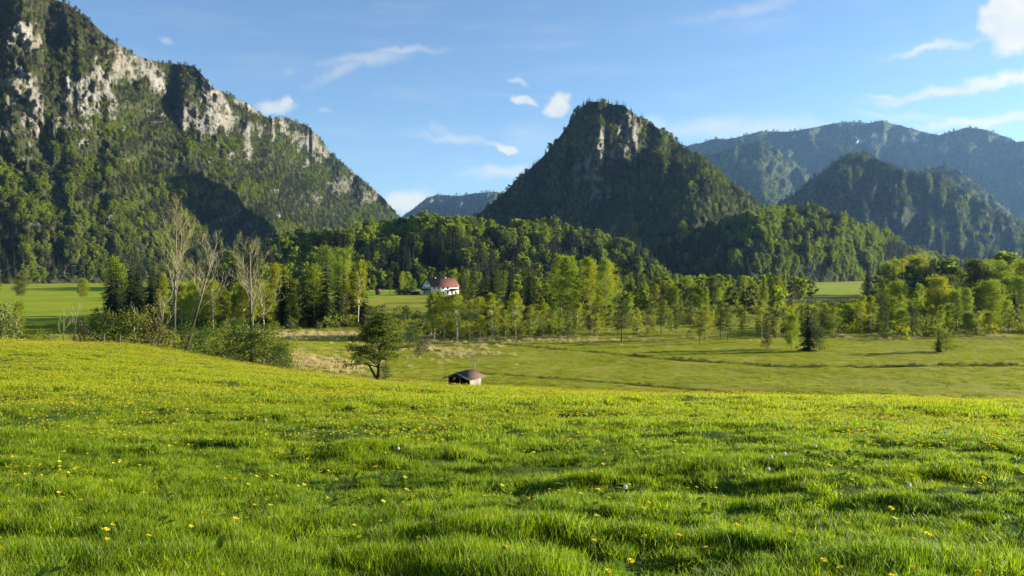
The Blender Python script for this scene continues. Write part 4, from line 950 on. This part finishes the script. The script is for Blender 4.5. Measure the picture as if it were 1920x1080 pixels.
isl = gm.geo.outputs['Random Per Island']; gc = gm.mix(gm.math('MULTIPLY', gm.math('LESS_THAN', gm.math('FRACT', gm.math('MULTIPLY', isl, 37.0)), .05), .8), gc, (.30, .26, .10))
gv = gm.n('ShaderNodeCombineColor'); lv = gm.rng(gm.math('FRACT', gm.math('MULTIPLY', isl, 11.0)), 0, 1, .38, 1.5)
for q_ in range(3): gm.l(lv, gv.inputs[q_])
gc = gm.mix(1.0, gc, gv.outputs[0], 'MULTIPLY')
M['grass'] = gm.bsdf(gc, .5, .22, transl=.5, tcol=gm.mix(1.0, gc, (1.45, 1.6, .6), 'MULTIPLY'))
near = [blades(64, .11, .092, .007, 900 + i, M['grass'], .75) for i in range(5)]
mid = [blades(84, .19, .10, .010, 910 + i, M['grass'], .6) for i in range(4)]
farb = [blades(100, .36, .12, .018, 920 + i, M['grass'], .5) for i in range(4)]
r = np.random.default_rng(91)
def meadow_pts(d, Y0, Y1, r, wd=12.):
    # a fan in front of the viewpoint, widened by wd metres to both sides
    w0, w1 = (.80 * Y0 + wd), (.80 * Y1 + wd); n = int(d * (w0 + w1) * (Y1 - Y0)); Y = r.uniform(Y0, Y1, int(n * 2 * w1 / (w0 + w1))); X = r.uniform(-w1, w1, len(Y))
    k = np.abs(X) < .80 * Y + wd; X, Y = X[k], Y[k]; k = Y < np.interp(X, EX, EY) + 6; X, Y = X[k], Y[k]; return np.stack([X, Y, meadow_z(X, Y)], 1)
PP = []; II = []; SS = []
for (d, a, b, lo, n_) in ((125, .6, 8, 0, 5), (75, 8, 15, 0, 5), (24, 13, 28, 5, 4), (9.5, 26, 96, 9, 4)):
    P = meadow_pts(d, a, b, r)
    tall = fbm(P[:, 0] / .9, P[:, 1] / .6, 93, 3) * 1.1 + fbm(P[:, 0] / 4, P[:, 1] / 2.5, 95, 2) * .7
    cl_ = fbm(P[:, 0] / .24, P[:, 1] / .24, 94, 2) * (P[:, 1] < 30); keep = r.random(len(P)) < np.clip(.8 + tall * 1.1 + cl_ * 1.5, .08, 1); P = P[keep]; tall = tall[keep]
    PP.append(P); II.append(lo + r.integers(0, n_, len(P))); SS.append(np.stack([r.uniform(.8, 1.25, len(P))] * 2 + [np.clip(.95 + tall * .9 + cl_[keep] * .7, .3, 2.1) * r.uniform(.85, 1.15, len(P))], 1))
PP = np.concatenate(PP); II = np.concatenate(II); SS = np.concatenate(SS)
rot = rotz(len(PP), r)
print('grass', len(PP))
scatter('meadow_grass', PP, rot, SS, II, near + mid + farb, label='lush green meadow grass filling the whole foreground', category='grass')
# weeds with broad leaves
def rosette(seed, n=9, L0=.13):
    r = np.random.default_rng(seed); g = Geo()
    for k in range(n):
        a = k * 6.28 / n + r.normal(0, .2); ln = L0 * r.uniform(.7, 1.2); d = np.array([math.cos(a), math.sin(a), 0]); s = np.array([-d[1], d[0], 0]); w = ln * .17; u = r.uniform(.3, 1.1)
        V = []
        for t, wf in ((0, .15), (.35, .8), (.7, 1.0)):
            c = d * ln * t + np.array([0, 0, ln * u * (t - .5 * t * t)]); V += [c - s * w * wf, c + s * w * wf]
        V.append(d * ln * 1.05 + np.array([0, 0, ln * u * .45])); g.add(V, [[0, 1, 3, 2], [2, 3, 5, 4]]); g.add(V, [[4, 5, 6, 6]])
    return g
def ros_mesh(seed, mat, **k):
    g = rosette(seed, **k); V = np.concatenate(g.V[::2]); n = len(V) // 7; i = np.arange(n)[:, None] * 7
    return mesh_from('rosette', V, [i + np.array([[0, 1, 3, 2]]), i + np.array([[2, 3, 5, 4]]), i + np.array([[4, 5, 6]])], [mat])
M['weed'] = leaf_mat('weed_leaves', [(0, (.07, .13, .012)), (1, (.14, .20, .015))], .35)
P = meadow_pts(5, 2.5, 16, r); P = P[r.random(len(P)) < np.clip(.25 + fbm(P[:, 0] / 1.2, P[:, 1] / 1.2, 97, 3) * 2, 0, 1)]; P[:, 2] += .03
scatter('meadow_weeds', P, rotz(len(P), r), r.uniform(.6, 1.4, len(P)), r.integers(0, 3, len(P)), [ros_mesh(940 + i, M['weed']) for i in range(3)], label='broad leaved weeds and dandelion leaves among the near grass', category='weeds')
# dandelions
m = MT('dandelion_petals'); oi = m.n('ShaderNodeObjectInfo'); M['petal'] = m.bsdf(m.ramp(oi.outputs['Random'], [(0, (.80, .62, .01)), (1, (.86, .80, .05))]), .6, .1, transl=.35, tcol=(.9, .75, .02))
m = MT('dandelion_stalk'); M['stalk'] = m.bsdf((.13, .17, .04), .6, .2, transl=.2)
m = MT('dandelion_seed_down'); M['down'] = m.bsdf((.78, .78, .74), .9, .1, transl=.4)
def head_mesh(seed, R=.023, full=True):
    r = np.random.default_rng(seed); g = Geo(); V = []; n = 0
    for (ring, cnt, el) in (((1.0, 15, .12), (.72, 12, .5), (.4, 8, .95)) if full else ((1.0, 7, .15), (.6, 5, .7))):
        for k in range(cnt):
            a = (k + r.uniform(-.25, .25)) * 6.283 / cnt; d = np.array([math.cos(a) * math.cos(el), math.sin(a) * math.cos(el), math.sin(el)]); s = np.array([-math.sin(a), math.cos(a), 0]); ln = R * ring * r.uniform(.85, 1.1); w = R * (.2 if full else .42)
            V += [-s * w * .4, s * w * .4, d * ln + s * w, d * ln - s * w]
    V = np.array(V); g.add(V, np.arange(len(V)).reshape(-1, 4)); return g.mesh('head', [M['petal']])
def stalk_mesh(h, seed, b=.02):
    g = Geo(); tube(g, [(0, 0, 0), (b * .3, b * .1, h * .4), (b, b * .4, h)], [.0022, .002, .0018], 4); return g.mesh('stalk', [M['stalk']])
heads = [head_mesh(950 + i) for i in range(3)]; stalks = [(h, stalk_mesh(h, 0)) for h in (.12, .15, .19)]
seedg = Geo(); rs = np.random.default_rng(8); dd = rs.normal(size=(260, 3)); dd /= np.linalg.norm(dd, axis=1)[:, None]; cards(seedg, dd * .016, .004, 1, 0, rs); cards(seedg, dd[:60] * .006, .004, 1, 0, rs); seedm = seedg.mesh('seed_ball', [M['down']])
def dandelion(X, Y, label, group, puff=False, scl=1., hs=None):
    h, st_ = stalks[hs if hs is not None else random.randrange(3)]
    z = float(meadow_z(np.array([X]), np.array([Y]))[0])
    t = thing('dandelion_clock' if puff else 'dandelion', label, 'dandelion', (X, Y, z), random.uniform(0, 6.28), group, scl)
    link('stalk', st_, t); q = link('seed_ball' if puff else 'head', seedm if puff else random.choice(heads), t, (.02, .008, h + (.015 if puff else 0)))
    if not puff: q.rotation_euler = (random.uniform(-.3, .3), random.uniform(-.3, .3), 0)
    return t
KNOWN = [(449, 1010, 'dandelion close to the camera left of centre, the largest yellow flower', 1.5), (143, 1003, 'orange yellow dandelion low at the bottom left', 1.2), (770, 972, 'bright dandelion right of centre left in the near grass', 1.3), (759, 932, 'bright yellow dandelion above its pair in the near grass', 1.2),
    (35, 928, 'single dandelion near the left edge', 1.2), (515, 946, 'dandelion beside a dark tuft left of centre', 1.2), (954, 1068, 'orange dandelion at the bottom edge in the centre', 1.3), (1120, 1056, 'wide yellow dandelion at the bottom right of centre', 1.4), (1747, 1045, 'yellow dandelion low at the bottom right', 1.3),
    (1318, 1053, 'pale yellow dandelion at the bottom edge right of centre', 1.1), (1205, 1036, 'dandelion near the bottom right of centre', 1.2), (1235, 1020, 'dandelion on a tall stalk right of centre near the bottom', 1.2), (960, 942, 'dandelion in the middle of the near grass', 1.2), (1540, 970, 'small dandelion cluster flower right of centre', 1.2)]
for (px, py, lab, s) in KNOWN:
    X, Y, Z = hit(px, py + 25, 2.0); dandelion(X, Y, lab, None, False, s, 2)
for k, (px, py, lab) in enumerate([(1445, 907, 'white seed head dandelion in the dark grass patch right of centre'), (1708, 947, 'white seed head dandelion at the right of the near meadow'), (1470, 875, 'pale seed head dandelion above the dark grass patch'), (1529, 859, 'round white seed head dandelion beyond the dark patch at the right'), (1173, 944, 'white seed head dandelion right of the centre'),
        (834, 790, 'tiny white seed head dandelion near the far centre'), (745, 861, 'white seed head dandelion beside a dark hollow left of centre'), (497, 797, 'white seed head dandelion in the left middle meadow'), (351, 773, 'tiny white seed head dandelion in the left far meadow'), (1446, 880, 'small white seed head dandelion left of the pale one')]):
    X, Y, Z = hit(px, py + 12, 2.0); dandelion(X, Y, lab, None, True, 1.25, 2)
# the nearest dandelions one by one, the rest as one drift
P = meadow_pts(17, 3.4, 90, r, 6.)
cl = fbm(P[:, 0] / 2.2, P[:, 1] / 1.6, 98, 3) + .9 * fbm(P[:, 0] / 11, P[:, 1] / 8, 99, 2)
left = sig(-(P[:, 0] + 1) / 6) * .25
P = P[r.random(len(P)) < np.clip(.16 + cl * 1.2 + left + np.clip((P[:, 1] - 8) / 90, 0, .3), .10, 1)]
gap = ~((P[:, 1] < 7) & (r.random(len(P)) < .2)); P = P[gap]; P = P[np.argsort(P[:, 1] + 500 * (np.abs(P[:, 0]) > .66 * P[:, 1]))]
for k in range(255):
    dandelion(P[k, 0], P[k, 1], 'small yellow dandelion flower standing in the near meadow grass', 'dandelions in the near meadow grass', False, random.uniform(.85, 1.25))
P = P[255:]; n = len(P); print('dandelions', n)
fl = []
for i in range(2):
    g = Geo(); hm = head_mesh(960 + i, .027, False); V = np.empty(len(hm.vertices) * 3, np.float32); hm.vertices.foreach_get('co', V); V = V.reshape(-1, 3) + [0.02, .008, .2]
    g.add(V, np.arange(len(V)).reshape(-1, 4)); tube(g, [(0, 0, 0), (.02, .008, .2)], [.003, .002], 3, 1); fl.append(g.mesh('flower', [M['petal'], M['stalk']]))
sc = r.uniform(.8, 1.2, n) * (1 + np.clip((P[:, 1] - 20) / 120, 0, .5))
scatter('dandelion_drift', P, rotz(n, r), sc, r.integers(0, 2, n), fl, label='countless yellow dandelions spread over the farther meadow', category='dandelions')
